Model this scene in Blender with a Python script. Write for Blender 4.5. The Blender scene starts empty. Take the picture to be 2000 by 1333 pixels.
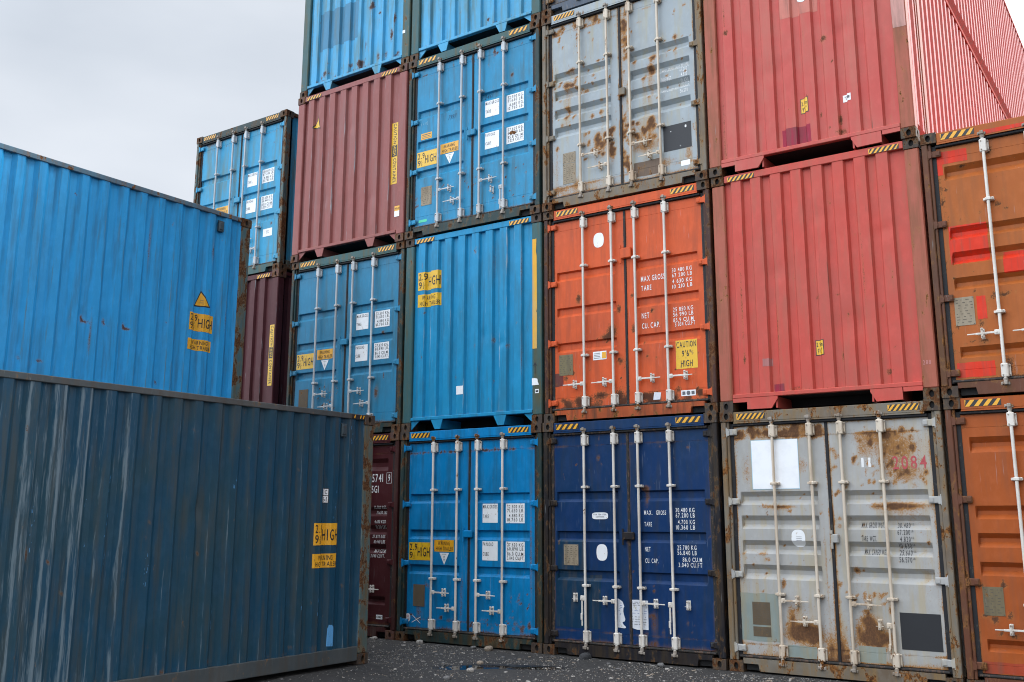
import bpy, bmesh, math, random
from mathutils import Vector, Matrix, noise
random.seed(7)
scene = bpy.context.scene
R = math.radians

# ------------------------------------------------------------------ camera
a_, b_, c_ = -0.605396, 0.203087, 0.002415
fwd = Vector((math.sin(a_)*math.cos(b_), math.cos(a_)*math.cos(b_), math.sin(b_)))
rgt = Vector((math.cos(a_), -math.sin(a_), 0)); up_ = rgt.cross(fwd)
r2 = rgt*math.cos(c_)+up_*math.sin(c_); u2 = up_*math.cos(c_)-rgt*math.sin(c_)
cd = bpy.data.cameras.new('camera'); cam = bpy.data.objects.new('camera', cd)
scene.collection.objects.link(cam)
M = Matrix((r2, u2, -fwd)).transposed().to_4x4(); M.translation = Vector((9.613, -11.022, 1.649))
cam.matrix_world = M
cd.sensor_width = 36; cd.lens = 36*1943.35/2000; cd.shift_y = -51.2/2000
cd.clip_start = .05; cd.clip_end = 2000
scene.camera = cam

# ------------------------------------------------------------------ light
SUN_EL, SUN_AZ = 42, 33          # azimuth measured from +y towards +x
w = bpy.data.worlds.new('World'); scene.world = w; w.use_nodes = True
nt = w.node_tree; nt.nodes.clear()
def wn(t, **k):
    n = nt.nodes.new(t)
    for a, v in k.items(): setattr(n, a, v)
    return n
out = wn('ShaderNodeOutputWorld'); bg = wn('ShaderNodeBackground')
sky = wn('ShaderNodeTexSky', sky_type='NISHITA', sun_disc=False)
sky.sun_elevation = R(SUN_EL); sky.sun_rotation = R(SUN_AZ); sky.air_density = 1; sky.dust_density = 3
tc = wn('ShaderNodeTexCoord')
mp = wn('ShaderNodeMapping'); mp.inputs['Scale'].default_value = (1, 1, 2.6)
nz = wn('ShaderNodeTexNoise'); nz.inputs['Scale'].default_value = 1.7; nz.inputs['Detail'].default_value = 5
nz.inputs['Roughness'].default_value = .5
rp = wn('ShaderNodeValToRGB')
rp.color_ramp.elements[0].position = .3; rp.color_ramp.elements[0].color = (5.0, 5.5, 6.2, 1)
rp.color_ramp.elements[1].position = .7; rp.color_ramp.elements[1].color = (7.3, 7.65, 8.2, 1)
mx = wn('ShaderNodeMix', data_type='RGBA'); mx.inputs[0].default_value = .94
def glow(vec, lo, hi, amt):
    d = wn('ShaderNodeVectorMath', operation='DOT_PRODUCT'); d.inputs[1].default_value = Vector(vec).normalized()
    nt.links.new(tc.outputs['Generated'], d.inputs[0])
    m = wn('ShaderNodeMapRange', interpolation_type='SMOOTHSTEP')
    m.inputs['From Min'].default_value = lo; m.inputs['From Max'].default_value = hi
    m.inputs['To Min'].default_value = 0; m.inputs['To Max'].default_value = amt
    nt.links.new(d.outputs['Value'], m.inputs['Value']); return m.outputs[0]
g1 = glow((.6, .7, .42), .5, 1, 3.0)      # thin bright cloud where the sun hides
g2 = glow((-.42, -.52, .74), .42, .97, 3.9)    # open bright sky behind the viewer
ad = wn('ShaderNodeMath', operation='ADD'); nt.links.new(g1, ad.inputs[0]); nt.links.new(g2, ad.inputs[1])
ad2 = wn('ShaderNodeMath', operation='ADD'); ad2.inputs[1].default_value = 1; nt.links.new(ad.outputs[0], ad2.inputs[0])
vm = wn('ShaderNodeVectorMath', operation='SCALE')
nt.links.new(tc.outputs['Generated'], mp.inputs[0]); nt.links.new(mp.outputs[0], nz.inputs['Vector'])
nt.links.new(nz.outputs['Fac'], rp.inputs[0]); nt.links.new(sky.outputs[0], mx.inputs[6]); nt.links.new(rp.outputs[0], mx.inputs[7])
nt.links.new(mx.outputs[2], vm.inputs[0]); nt.links.new(ad2.outputs[0], vm.inputs['Scale'])
nt.links.new(vm.outputs[0], bg.inputs[0]); bg.inputs[1].default_value = .1
nt.links.new(bg.outputs[0], out.inputs[0])
ld = bpy.data.lights.new('sun', 'SUN'); ld.energy = 4.6; ld.angle = R(16); ld.color = (1, .96, .9)
lo = bpy.data.objects.new('sun', ld); scene.collection.objects.link(lo)
sd = Vector((math.sin(R(SUN_AZ))*math.cos(R(SUN_EL)), math.cos(R(SUN_AZ))*math.cos(R(SUN_EL)), math.sin(R(SUN_EL))))
lo.rotation_euler = sd.to_track_quat('Z', 'Y').to_euler(); lo.location = (30, 30, 40)
scene.view_settings.view_transform = 'Standard'; scene.view_settings.look = 'None'
scene.view_settings.gamma = 1; scene.view_settings.exposure = 0.32
scene.render.engine = 'CYCLES'; scene.cycles.pixel_filter_type = 'BLACKMAN_HARRIS'; scene.cycles.filter_width = 1.05

# ------------------------------------------------------------------ materials
class NB:
    def __init__(s, name):
        s.m = bpy.data.materials.new(name); s.m.use_nodes = True; s.t = s.m.node_tree; s.t.nodes.clear()
        s.out = s.t.nodes.new('ShaderNodeOutputMaterial'); s.b = s.t.nodes.new('ShaderNodeBsdfPrincipled')
        s.t.links.new(s.b.outputs[0], s.out.inputs[0]); s.pos = s.n('ShaderNodeNewGeometry').outputs['Position']
    def n(s, t, **k):
        o = s.t.nodes.new(t)
        for a, v in k.items(): setattr(o, a, v)
        return o
    def put(s, v, sock):
        if hasattr(v, 'is_linked') or isinstance(v, bpy.types.NodeSocket): s.t.links.new(v, sock)
        else: sock.default_value = (tuple(v)+(1,)) if isinstance(v, (tuple, list)) and len(v) == 3 and sock.type == 'RGBA' else v
    def noise(s, scale, detail=3, rough=.55, vec=(1, 1, 1), off=0, dist=0):
        mp = s.n('ShaderNodeMapping'); mp.inputs['Scale'].default_value = vec; mp.inputs['Location'].default_value = (off, off*.7, off*.3)
        s.t.links.new(s.pos, mp.inputs[0])
        o = s.n('ShaderNodeTexNoise'); o.inputs['Scale'].default_value = scale; o.inputs['Detail'].default_value = detail
        o.inputs['Roughness'].default_value = rough; o.inputs['Distortion'].default_value = dist
        s.t.links.new(mp.outputs[0], o.inputs['Vector']); return o.outputs['Fac']
    def math(s, op, a, b=0, c=0):
        o = s.n('ShaderNodeMath', operation=op)
        s.put(a, o.inputs[0]); s.put(b, o.inputs[1]); s.put(c, o.inputs[2]); return o.outputs[0]
    def step(s, v, lo, hi, a=0, b=1):
        o = s.n('ShaderNodeMapRange', interpolation_type='SMOOTHSTEP')
        s.put(v, o.inputs[0]); s.put(lo, o.inputs[1]); s.put(hi, o.inputs[2]); s.put(a, o.inputs[3]); s.put(b, o.inputs[4]); return o.outputs[0]
    def mix(s, f, a, b):
        o = s.n('ShaderNodeMix', data_type='RGBA'); s.put(f, o.inputs[0]); s.put(a, o.inputs[6]); s.put(b, o.inputs[7]); return o.outputs[2]
    def attr(s, name):
        return s.n('ShaderNodeAttribute', attribute_name=name).outputs['Fac']
    def bump(s, h, strength, dist):
        o = s.n('ShaderNodeBump'); o.inputs['Strength'].default_value = strength; o.inputs['Distance'].default_value = dist
        s.put(h, o.inputs['Height']); s.t.links.new(o.outputs[0], s.b.inputs['Normal'])

RD, RL = (.045, .019, .009), (.25, .105, .030)
MC = {}
def paint(name, base, alt=None, chip=.12, dirt=(.09, .075, .055), da=.35, gloss=.42, scuff=(.35, .4, .42), rl=RL, rd=RD, wet=False):
    if name in MC: return MC[name]
    k = NB(name); alt = alt or tuple(min(1, c*.72+.012) for c in base)
    big = k.noise(1.3, 3, .6)
    col = k.mix(k.step(big, .38, .66, 0, .75), base, alt)
    med = k.noise(11, 4, .65, (1, 1, .6), 3)
    col = k.mix(k.step(med, .42, .72, 0, .28), col, tuple(min(1, c*1.25+.02) for c in base))
    strk = k.noise(13, 4, .6, (1, 1, .09), 5)
    col = k.mix(k.math('MULTIPLY', k.step(strk, .44, .70), min(.9, da*1.3)), col, dirt)
    # fine scratches
    sc = k.noise(60, 2, .6, (1, 1, .05), 8); big2 = k.noise(2.3, 2, .5, (1, 1, .7), 9)
    scm = k.math('MULTIPLY', k.step(sc, .66, .72), k.step(big2, .5, .62))
    col = k.mix(k.math('MULTIPLY', scm, .22), col, scuff)
    sa = k.attr('scuff')
    sm = k.step(k.math('ADD', sa, k.math('MULTIPLY', k.math('SUBTRACT', k.noise(38, 4, .72, (1, 1, .055), 2), .5), 1.9)), .42, .85)
    sm = k.math('MULTIPLY', sm, k.step(sa, 0.02, .2))
    col = k.mix(k.math('MULTIPLY', sm, .8), col, scuff)
    # rust: chips everywhere plus the spots stored on the panel
    n7 = k.noise(9, 7, .68, (1, 1, .55), 1, .3); n60 = k.noise(70, 3, .7, (1, 1, .8))
    thr = .735-.30*chip
    chips = k.step(k.math('ADD', n7, k.math('MULTIPLY', k.math('SUBTRACT', n60, .5), .16)), thr, thr+.035)
    ra = k.attr('rust')
    v = k.math('ADD', ra, k.math('ADD', k.math('MULTIPLY', k.math('SUBTRACT', k.noise(42, 6, .8, (1, 1, .8), 4), .5), 1.9), k.math('MULTIPLY', k.math('SUBTRACT', k.noise(120, 3, .75, (1, 1, .85), 11), .5), 2.0)))
    on = k.step(ra, .03, .12)
    spots = k.math('MULTIPLY', k.math('MULTIPLY', k.step(v, .40, .66), on), .93)
    halo = k.math('MULTIPLY', k.step(k.math('ADD', ra, k.math('MULTIPLY', k.math('SUBTRACT', strk, .5), .9)), .06, .6), on)
    halo2 = k.step(n7, thr-.06, thr+.03, 0, .35)
    col = k.mix(k.math('MAXIMUM', k.math('MULTIPLY', halo, .72 if wet else .3), halo2), col, tuple(.35*c+.65*d for c, d in zip(base, (.36, .20, .06))))
    rmask = k.math('MAXIMUM', chips, spots)
    rn = k.noise(50, 5, .8, (1, 1, .7), 6)
    rcol = k.mix(k.step(rn, .38, .62), rd, rl)
    core = k.step(k.math('ADD', ra, k.math('MULTIPLY', k.math('SUBTRACT', k.noise(14, 4, .7, (1, 1, .6), 7), .5), 1.4)), .62, 1.15)
    scol = k.mix(core, (.33, .155, .045) if wet else (.115, .052, .028), (.085, .036, .016) if wet else (.05, .026, .018))
    scol = k.mix(k.step(rn, .42, .7, 0, .7), scol, (.2, .085, .03) if wet else (.085, .04, .022))
    rcol = k.mix(k.step(ra, .03, .12), rcol, scol)
    col = k.mix(rmask, col, rcol)
    k.put(col, k.b.inputs['Base Color'])
    k.put(k.step(k.math('ADD', rmask, k.math('MULTIPLY', med, .25)), 0, 1.1, gloss, .9), k.b.inputs['Roughness'])
    k.b.inputs['Specular IOR Level'].default_value = .16
    k.bump(k.math('ADD', k.math('MULTIPLY', n60, .25), k.math('SUBTRACT', k.math('MULTIPLY', med, .5), k.math('MULTIPLY', rmask, .6))), .35, .0025)
    MC[name] = k.m; return k.m
def flat(name, col, rough=.55, wear=.0, wcol=None, metal=0):
    if name in MC: return MC[name]
    k = NB(name)
    c = k.mix(k.step(k.noise(8, 5, .6), .4, .7, 0, .3), col, tuple(x*.78 for x in col))
    if wear:
        c = k.mix(k.math('MULTIPLY', k.step(k.noise(24, 5, .7, (1, 1, .5)), .62-wear*.2, .68-wear*.2), .85), c, wcol or (.1, .05, .025))
    k.put(c, k.b.inputs['Base Color']); k.b.inputs['Roughness'].default_value = rough; k.b.inputs['Metallic'].default_value = metal
    MC[name] = k.m; return k.m

M_CAST = paint('casting_steel', (.06, .042, .032), (.04, .032, .028), chip=.75, gloss=.6, rl=(.13, .055, .022))
M_CASTP = paint('casting_steel_red', (.11, .05, .04), (.06, .04, .032), chip=.7, gloss=.6, rl=(.13, .055, .022))
M_DARK = flat('shadow_steel', (.012, .012, .012), .9)  # near-black that paints shade into casting holes and sill notches
M_RUB = flat('rubber_gasket', (.007, .007, .009), .75, .2, (.05, .045, .035))
M_RUBR = flat('weathered_gasket', (.016, .014, .012), .75, .5, (.09, .05, .03))
M_BAR = paint('locking_bar_white', (.66, .62, .56), (.54, .50, .45), chip=.22, dirt=(.3, .2, .12), da=.25, gloss=.4)
M_BARC = paint('locking_bar_cream', (.60, .52, .42), (.5, .42, .32), chip=.36, dirt=(.3, .17, .08), da=.45, gloss=.45)
M_BARS = paint('locking_bar_galvanised', (.5, .52, .53), (.42, .44, .45), chip=.1, dirt=(.2, .18, .15), da=.3, gloss=.38)
M_CAM = paint('locking_cam_steel', (.33, .29, .25), (.2, .16, .12), chip=.55, gloss=.5)
M_YEL = flat('yellow_sticker', (.72, .42, .012), .4, .1, (.25, .14, .03))
M_YELD = flat('amber_sticker', (.75, .36, .012), .4, .12, (.25, .14, .03))
M_WHT = flat('white_sticker', (.78, .79, .79), .45, .06, (.4, .3, .2))
M_INK = flat('black_ink', (.012, .012, .014), .5)
M_INKG = flat('faded_ink', (.1, .1, .11), .5)
M_WINK = flat('white_lettering', (.74, .74, .73), .5, .15, (.3, .25, .22))
M_RINK = flat('red_lettering', (.42, .05, .06), .5, .2, (.3, .15, .08))
M_PINK2 = flat('plate_lettering', (.085, .07, .05), .6)
M_PLQ = paint('plaque_brown', (.11, .08, .05), (.16, .12, .08), chip=.35, gloss=.6)
M_PLQL = paint('plaque_pale', (.30, .25, .18), (.22, .17, .11), chip=.35, gloss=.6)
M_BLK = flat('black_panel', (.012, .013, .016), .6)
M_BLU = flat('blue_print', (.05, .12, .35), .5)
M_VENT = flat('vent_grey', (.03, .05, .06), .5, .2)

# ------------------------------------------------------------------ helpers
col = scene.collection
def empty(name, loc, label, cat, group=None):
    o = bpy.data.objects.new(name, None); col.objects.link(o); o.location = loc
    o['label'] = label; o['category'] = cat
    if cat == 'container': o['group'] = group or ('containers stacked in the tall wall' if loc[1] > -1 else 'containers in the left foreground')
    return o
def link(name, me, parent, loc=(0, 0, 0), scale=(1, 1, 1), label=None):
    o = bpy.data.objects.new(name, me); col.objects.link(o); o.parent = parent
    o.location = loc; o.scale = scale
    if label: o['label'] = label
    return o
class MB:
    def __init__(s): s.v = []; s.f = []; s.mi = []
    def quad(s, pts, m=0):
        n = len(s.v); s.v += [tuple(p) for p in pts]; s.f.append(tuple(range(n, n+len(pts)))); s.mi.append(m)
    def box(s, x0, y0, z0, x1, y1, z1, m=0, ch=.0):
        if x1 < x0: x0, x1 = x1, x0
        if ch <= 0:
            n = len(s.v)
            s.v += [(x, y, z) for z in (z0, z1) for y in (y0, y1) for x in (x0, x1)]
            for f in ((0, 2, 3, 1), (4, 5, 7, 6), (0, 1, 5, 4), (2, 6, 7, 3), (0, 4, 6, 2), (1, 3, 7, 5)):
                s.f.append(tuple(n+i for i in f)); s.mi.append(m)
            return
        bm = bmesh.new(); bmesh.ops.create_cube(bm, size=1)
        for v in bm.verts:
            v.co = Vector(((x0+x1)/2+v.co.x*(x1-x0), (y0+y1)/2+v.co.y*(y1-y0), (z0+z1)/2+v.co.z*(z1-z0)))
        c = min(ch, .3*min(x1-x0, y1-y0, z1-z0))
        bmesh.ops.bevel(bm, geom=list(bm.edges), offset=c, segments=1, affect='EDGES')
        n = len(s.v); bm.verts.index_update()
        s.v += [tuple(v.co) for v in bm.verts]
        for f in bm.faces: s.f.append(tuple(n+v.index for v in f.verts)); s.mi.append(m)
        bm.free()
    def tube(s, p0, p1, r, n=10, m=0, r1=None):
        p0, p1 = Vector(p0), Vector(p1); d = (p1-p0).normalized(); a = d.orthogonal().normalized(); b = d.cross(a)
        k = len(s.v); r1 = r if r1 is None else r1
        for p, q in ((p0, r), (p1, r1)):
            for i in range(n):
                t = 2*math.pi*i/n; s.v.append(tuple(p+a*q*math.cos(t)+b*q*math.sin(t)))
        for i in range(n):
            j = (i+1) % n; s.f.append((k+i, k+j, k+n+j, k+n+i)); s.mi.append(m)
        s.f.append(tuple(k+i for i in reversed(range(n)))); s.mi.append(m)
        s.f.append(tuple(k+n+i for i in range(n))); s.mi.append(m)
    def prism(s, poly, y0, y1, m=0):      # poly in (x,z), extruded along y
        k = len(s.v); n = len(poly)
        s.v += [(x, y0, z) for x, z in poly]+[(x, y1, z) for x, z in poly]
        s.f.append(tuple(range(k, k+n))); s.f.append(tuple(reversed(range(k+n, k+2*n)))); s.mi += [m, m]
        for i in range(n):
            j = (i+1) % n; s.f.append((k+i, k+n+i, k+n+j, k+j)); s.mi.append(m)
    def mesh(s, name, mats, smooth=False):
        me = bpy.data.meshes.new(name); me.from_pydata(s.v, [], s.f)
        for m in (mats if isinstance(mats, (list, tuple)) else [mats]): me.materials.append(m)
        me.polygons.foreach_set('material_index', s.mi)
        me.update()
        bm = bmesh.new(); bm.from_mesh(me); bmesh.ops.recalc_face_normals(bm, faces=bm.faces); bm.to_mesh(me); bm.free()
        if smooth:
            me.polygons.foreach_set('use_smooth', [True]*len(me.polygons)); me.set_sharp_from_angle(angle=R(35))
        return me
    def build(s, name, mats, parent, loc=(0, 0, 0), smooth=False, label=None):
        return link(name, s.mesh(name, mats, smooth), parent, loc, label=label)
CACHE = {}
def cached(key, fn):
    if key not in CACHE: CACHE[key] = fn()
    return CACHE[key]

# glyph cache ------------------------------------------------------
CH = "ABCDEGHIKLMNOPRSTUVWXQFJYZ0123456789.,'\"/½m"
GL = {}
tmp = []
for ch in CH:
    c = bpy.data.curves.new('g', 'FONT'); c.body = ch; c.resolution_u = 3; c.offset = .009; c.fill_mode = 'FRONT'
    o = bpy.data.objects.new('g', c); col.objects.link(o); tmp.append((ch, o))
bpy.context.view_layer.update(); dg = bpy.context.evaluated_depsgraph_get()
for ch, o in tmp:
    me = o.evaluated_get(dg).to_mesh()
    GL[ch] = ([(v.co.x, v.co.y) for v in me.vertices], [tuple(p.vertices) for p in me.polygons])
for ch, o in tmp:
    c = o.data; bpy.data.objects.remove(o); bpy.data.curves.remove(c)
CAPH = max(y for x, y in GL['H'][0])
def text(s, x, z, h, sx=.62, align='l', w=None, rot=0, slant=0):
    """list of (pts2d, faces): s with its base line at z, cap height h; w forces the total width"""
    sc = h/CAPH; out = []; cx = 0
    for ch in s:
        if ch == ' ': cx += .36*h*sx/.62; continue
        vs, fs = GL[ch]; x0 = min(p[0] for p in vs); x1 = max(p[0] for p in vs)
        out.append(([((p[0]-x0)*sc*sx+cx, p[1]*sc) for p in vs], fs)); cx += (x1-x0)*sc*sx+.17*h*(sx/.62)**.5
    cx -= .17*h*(sx/.62)**.5
    k = w/cx if w else 1; tot = cx*k; dx = -tot if align == 'r' else (-tot/2 if align == 'c' else 0)
    res = []
    for vs, fs in out:
        q = []
        for px, pz in vs:
            px = px*k+dx+slant*pz
            if rot: px, pz = pz, -px            # reads downwards
            q.append((x+px, z+pz))
        res.append((q, fs))
    return res
def rect(x0, z0, x1, z1): return ([(x0, z0), (x1, z0), (x1, z1), (x0, z1)], [(0, 1, 2, 3)])
def letters(surf, ink, texts, parent):
    for t in texts: decal('lettering', surf, [(ink, t)], parent)
def oval(cx, cz, rx, rz, n=24, p=2.6):
    pts = []
    for i in range(n):
        t = 2*math.pi*i/n; c, s_ = math.cos(t), math.sin(t)
        pts.append((cx+rx*math.copysign(abs(c)**(2/p), c), cz+rz*math.copysign(abs(s_)**(2/p), s_)))
    return (pts, [tuple(range(n))])

# surfaces ---------------------------------------------------------
W, H = 2.438, 2.896
class Front:
    """the -y face of a container: u = x, v = z; f gives how deep the sheet lies"""
    def __init__(s, y0, f, fu=(), fv=()): s.y0 = y0; s.f = f; s.fu = sorted(fu); s.fv = sorted(fv)
    def pt(s, u, v, off=0): return (u, s.y0+s.f(u, v)-off, v)
    flip = False
class Side:
    """the +x face: u = distance from the far (+y) end towards the near end"""
    def __init__(s, L, x0, f, fu=(), fv=()): s.L = L; s.x0 = x0; s.f = f; s.fu = sorted(fu); s.fv = sorted(fv)
    def pt(s, u, v, off=0): return (s.x0-s.f(u, v)+off, s.L-u, v)
def trap(t, a, b, c, d):
    if t <= a or t >= d: return 0.
    if t < b: return (t-a)/(b-a)
    if t <= c: return 1.
    return (d-t)/(d-c)
def wob(seed, amp=.003, fr=1.4):
    return lambda u, v: amp*noise.noise(Vector((u*fr, v*fr, seed)))+amp*.4*noise.noise(Vector((u*5, v*3, seed+9)))
def lines(a, b, folds, res):
    ks = sorted(set([a, b]+[f for f in folds if a+1e-4 < f < b-1e-4])); o = []
    for p, q in zip(ks, ks[1:]):
        n = max(1, int(math.ceil((q-p)/res))); o += [p+(q-p)*i/n for i in range(n)]
    return o+[b]
def spotfn(spots):
    def f(u, v):
        t = 0
        for sp in spots:
            x, z, rx, rz, s_ = sp[:5]
            dx = (u-x)/rx; dz = (v-z)/rz
            e = dx*dx+dz*dz
            if e < 9: t += s_*math.exp(-e)
            if len(sp) > 5 and v < z and abs(dx) < 3: t += s_*.3*math.exp(-dx*dx*1.6)*math.exp(-(z-v)/sp[5])
        return min(t, 1.2)
    return f
def panel(name, surf, u0, u1, v0, v1, res, mat, parent, rust=None, scuff=None, skirt=.04, label=None):
    us = lines(u0, u1, surf.fu, res); vs = lines(v0, v1, surf.fv, res)
    nu, nv = len(us), len(vs); V = [surf.pt(u, v) for v in vs for u in us]; F = []
    for j in range(nv-1):
        for i in range(nu-1):
            k = j*nu+i; F.append((k, k+1, k+nu+1, k+nu))
    n0 = len(V); ring = [(i, 0) for i in range(nu)]+[(nu-1, j) for j in range(1, nv)]+[(i, nv-1) for i in range(nu-2, -1, -1)]+[(0, j) for j in range(nv-2, 0, -1)]
    V += [surf.pt(us[i], vs[j], -skirt-.0) for i, j in ring]
    for q in range(len(ring)):
        r_ = (q+1) % len(ring); a = ring[q][1]*nu+ring[q][0]; b = ring[r_][1]*nu+ring[r_][0]
        F.append((b, a, n0+q, n0+r_))
    me = bpy.data.meshes.new(name); me.from_pydata(V, [], F); me.materials.append(mat)
    for an, fn in (('rust', rust), ('scuff', scuff)):
        if fn:
            at = me.attributes.new(an, 'FLOAT', 'POINT')
            vals = [fn(u, v) for v in vs for u in us]+[0.]*len(ring)
            at.data.foreach_set('value', vals)
    me.polygons.foreach_set('use_smooth', [True]*len(F)); me.set_sharp_from_angle(angle=R(24))
    return link(name, me, parent, label=label)
def decal(name, surf, layers, parent, off=.0022, step=.06, label=None):
    """thin sheet that follows the sheet metal: layers = [(material, [ (pts, faces) ... ])]"""
    mats = []; V = []; F = []; MI = []
    sx, sz = getattr(surf, 'shift', (0, 0))
    for li, (mat, shapes) in enumerate(layers):
        if sx or sz: shapes = [([(x+sx, z+sz) for x, z in p], f_) for p, f_ in shapes]
        if mat not in mats: mats.append(mat)
        o = off+.0016*li
        bm = bmesh.new()
        for pts, fs in shapes:
            bv = [bm.verts.new((x, z, 0)) for x, z in pts]
            for f in fs:
                try: bm.faces.new([bv[i] for i in f])
                except ValueError: pass
        if not bm.faces: bm.free(); continue
        xs = [v.co.x for v in bm.verts]; zs = [v.co.y for v in bm.verts]
        big = max(len(s_[1]) for s_ in shapes) <= 1 and (max(xs)-min(xs) > step or max(zs)-min(zs) > step)
        cu = [u for u in surf.fu if min(xs) < u < max(xs)]; cv = [v for v in surf.fv if min(zs) < v < max(zs)]
        if big:
            cu = lines(min(xs), max(xs), cu, step)[1:-1]; cv = lines(min(zs), max(zs), cv, step)[1:-1]
        for u in cu: bmesh.ops.bisect_plane(bm, geom=bm.verts[:]+bm.edges[:]+bm.faces[:], plane_co=(u, 0, 0), plane_no=(1, 0, 0))
        for v in cv: bmesh.ops.bisect_plane(bm, geom=bm.verts[:]+bm.edges[:]+bm.faces[:], plane_co=(0, v, 0), plane_no=(0, 1, 0))
        bm.verts.index_update(); k = len(V)
        V += [surf.pt(v.co.x, v.co.y, o) for v in bm.verts]
        for f in bm.faces: F.append(tuple(k+v.index for v in f.verts)); MI.append(mats.index(mat))
        bm.free()
    me = bpy.data.meshes.new(name); me.from_pydata(V, [], F)
    for m in mats: me.materials.append(m)
    me.polygons.foreach_set('material_index', MI); me.update()
    return link(name, me, parent, label=label)

# shared meshes ----------------------------------------------------
def casting_mesh(mat):
    b = MB(); w_, l_, h_ = .162, .178, .118
    def holed(o, ex, ez, n, wx, wz, rx, rz, cx, cz):
        # face with an oval hole: o origin, ex/ez axes, n outward normal
        o, ex, ez, n = map(Vector, (o, ex, ez, n))
        per = []
        for i in range(4): per.append((wx*i/4, 0))
        for i in range(4): per.append((wx, wz*i/4))
        for i in range(4): per.append((wx*(1-i/4), wz))
        for i in range(4): per.append((0, wz*(1-i/4)))
        ins = []
        for px, pz in per:
            t = math.atan2((pz-cz)/wz, (px-cx)/wx); ins.append((cx+rx*math.cos(t)*1.0, cz+rz*math.sin(t)))
        P = lambda q, d=0: tuple(o+ex*q[0]+ez*q[1]-n*d)
        for i in range(16):
            j = (i+1) % 16
            b.quad([P(per[i]), P(per[j]), P(ins[j]), P(ins[i])])
            b.quad([P(ins[i]), P(ins[j]), P(ins[j], .03), P(ins[i], .03)])
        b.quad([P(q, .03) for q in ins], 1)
    # local: x 0..w (outer face at x=w), y 0..l (front at 0), z 0..h
    holed((0, 0, 0), (1, 0, 0), (0, 0, 1), (0, -1, 0), w_, h_, .026, .038, w_*.52, h_*.5)
    holed((w_, 0, 0), (0, 1, 0), (0, 0, 1), (1, 0, 0), l_, h_, .026, .038, l_*.5, h_*.5)
    holed((0, 0, h_), (1, 0, 0), (0, 1, 0), (0, 0, 1), w_, l_, .032, .06, w_*.5, l_*.5)
    b.quad([(0, 0, 0), (0, l_, 0), (w_, l_, 0), (w_, 0, 0)]); b.quad([(0, 0, 0), (0, 0, h_), (0, l_, h_), (0, l_, 0)])
    b.quad([(0, l_, 0), (0, l_, h_), (w_, l_, h_), (w_, l_, 0)])
    me = b.mesh('corner_casting', [mat, M_DARK])
    # the recess faces must keep their winding, so weld only
    return me
def corr(u, pitch, off, flat_, slope):
    """0 on the outer flat, 1 on the inner flat"""
    t = (u-off) % pitch
    if t < flat_: return 0.
    if t < flat_+slope: return (t-flat_)/slope
    if t < pitch-slope: return 1.
    return (pitch-t)/slope
def corr_folds(u0, u1, pitch, off, flat_, slope):
    o = []; k = int((u0-off)//pitch)-1
    while off+k*pitch < u1:
        b = off+k*pitch
        o += [x for x in (b, b+flat_, b+flat_+slope, b+pitch-slope) if u0 < x < u1]; k += 1
    return o
def strip_wall(L, mat):       # plain long wall, x = 0 outer plane, depth towards +x
    fs = [0.17]+corr_folds(.17, L-.17, .272, .33, .09, .05)+[L-.17]; b = MB()
    for p, q in zip(fs, fs[1:]):
        dp = .036*corr(p, .272, .33, .09, .05); dq = .036*corr(q, .272, .33, .09, .05)
        b.quad([(dp, p, .19), (dq, q, .19), (dq, q, 2.84), (dp, p, 2.84)])
    return b.mesh('side_wall', mat)

def locking_bar_mesh(mat, z0=.10, z1=2.80):
    b = MB(); y = -.055
    b.tube((0, y, z0+.02), (0, y, z1-.02), .0165, 12)
    for zc, s_ in ((2.645, 1), (.245, -1)):
        b.box(-.034, y-.02, zc-.07, .036, y+.05, zc+.07, ch=.008)
        b.box(.036, y+.022, zc-.062, .052, y+.05, zc+.062, ch=.004)
        for zz in (zc-.048, zc+.048):
            b.tube((.044, y+.022, zz), (.044, y+.012, zz), .008, 6, 1); b.tube((-.016, y-.02, zz), (-.016, y-.028, zz), .007, 6, 1)
    for zc in (2.055, .85):
        b.box(-.028, y-.024, zc-.017, .028, y+.05, zc+.017, ch=.006)
        b.box(.026, y-.008, zc-.015, .055, y+.05, zc+.015, ch=.004)
        b.box(-.05, y-.002, zc-.013, -.026, y+.05, zc+.013, ch=.004)
        b.tube((.042, y-.008, zc), (.042, y-.015, zc), .007, 6, 1)
    for zc, s_ in ((z1-.015, 1), (z0+.015, -1)):     # cam and keeper at each end
        b.tube((0, y, zc-s_*.05), (0, y, zc-s_*.015), .023, 10, 1)
        b.box(-.04, y-.018, zc-.012, .014, y+.016, zc+.012, 1, .005)
        b.box(-.02, y-.034, zc-.02, .02, y-.012, zc+.02, 1, .006)
        b.box(.016, y-.012, zc-.022, .038, y+.05, zc+.008, 1, .004)
        b.box(-.046, y-.006, zc-.02, -.03, y+.05, zc+.014, 1, .004)
    return b.mesh('locking_bar', [mat, M_CAM], True)
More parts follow.
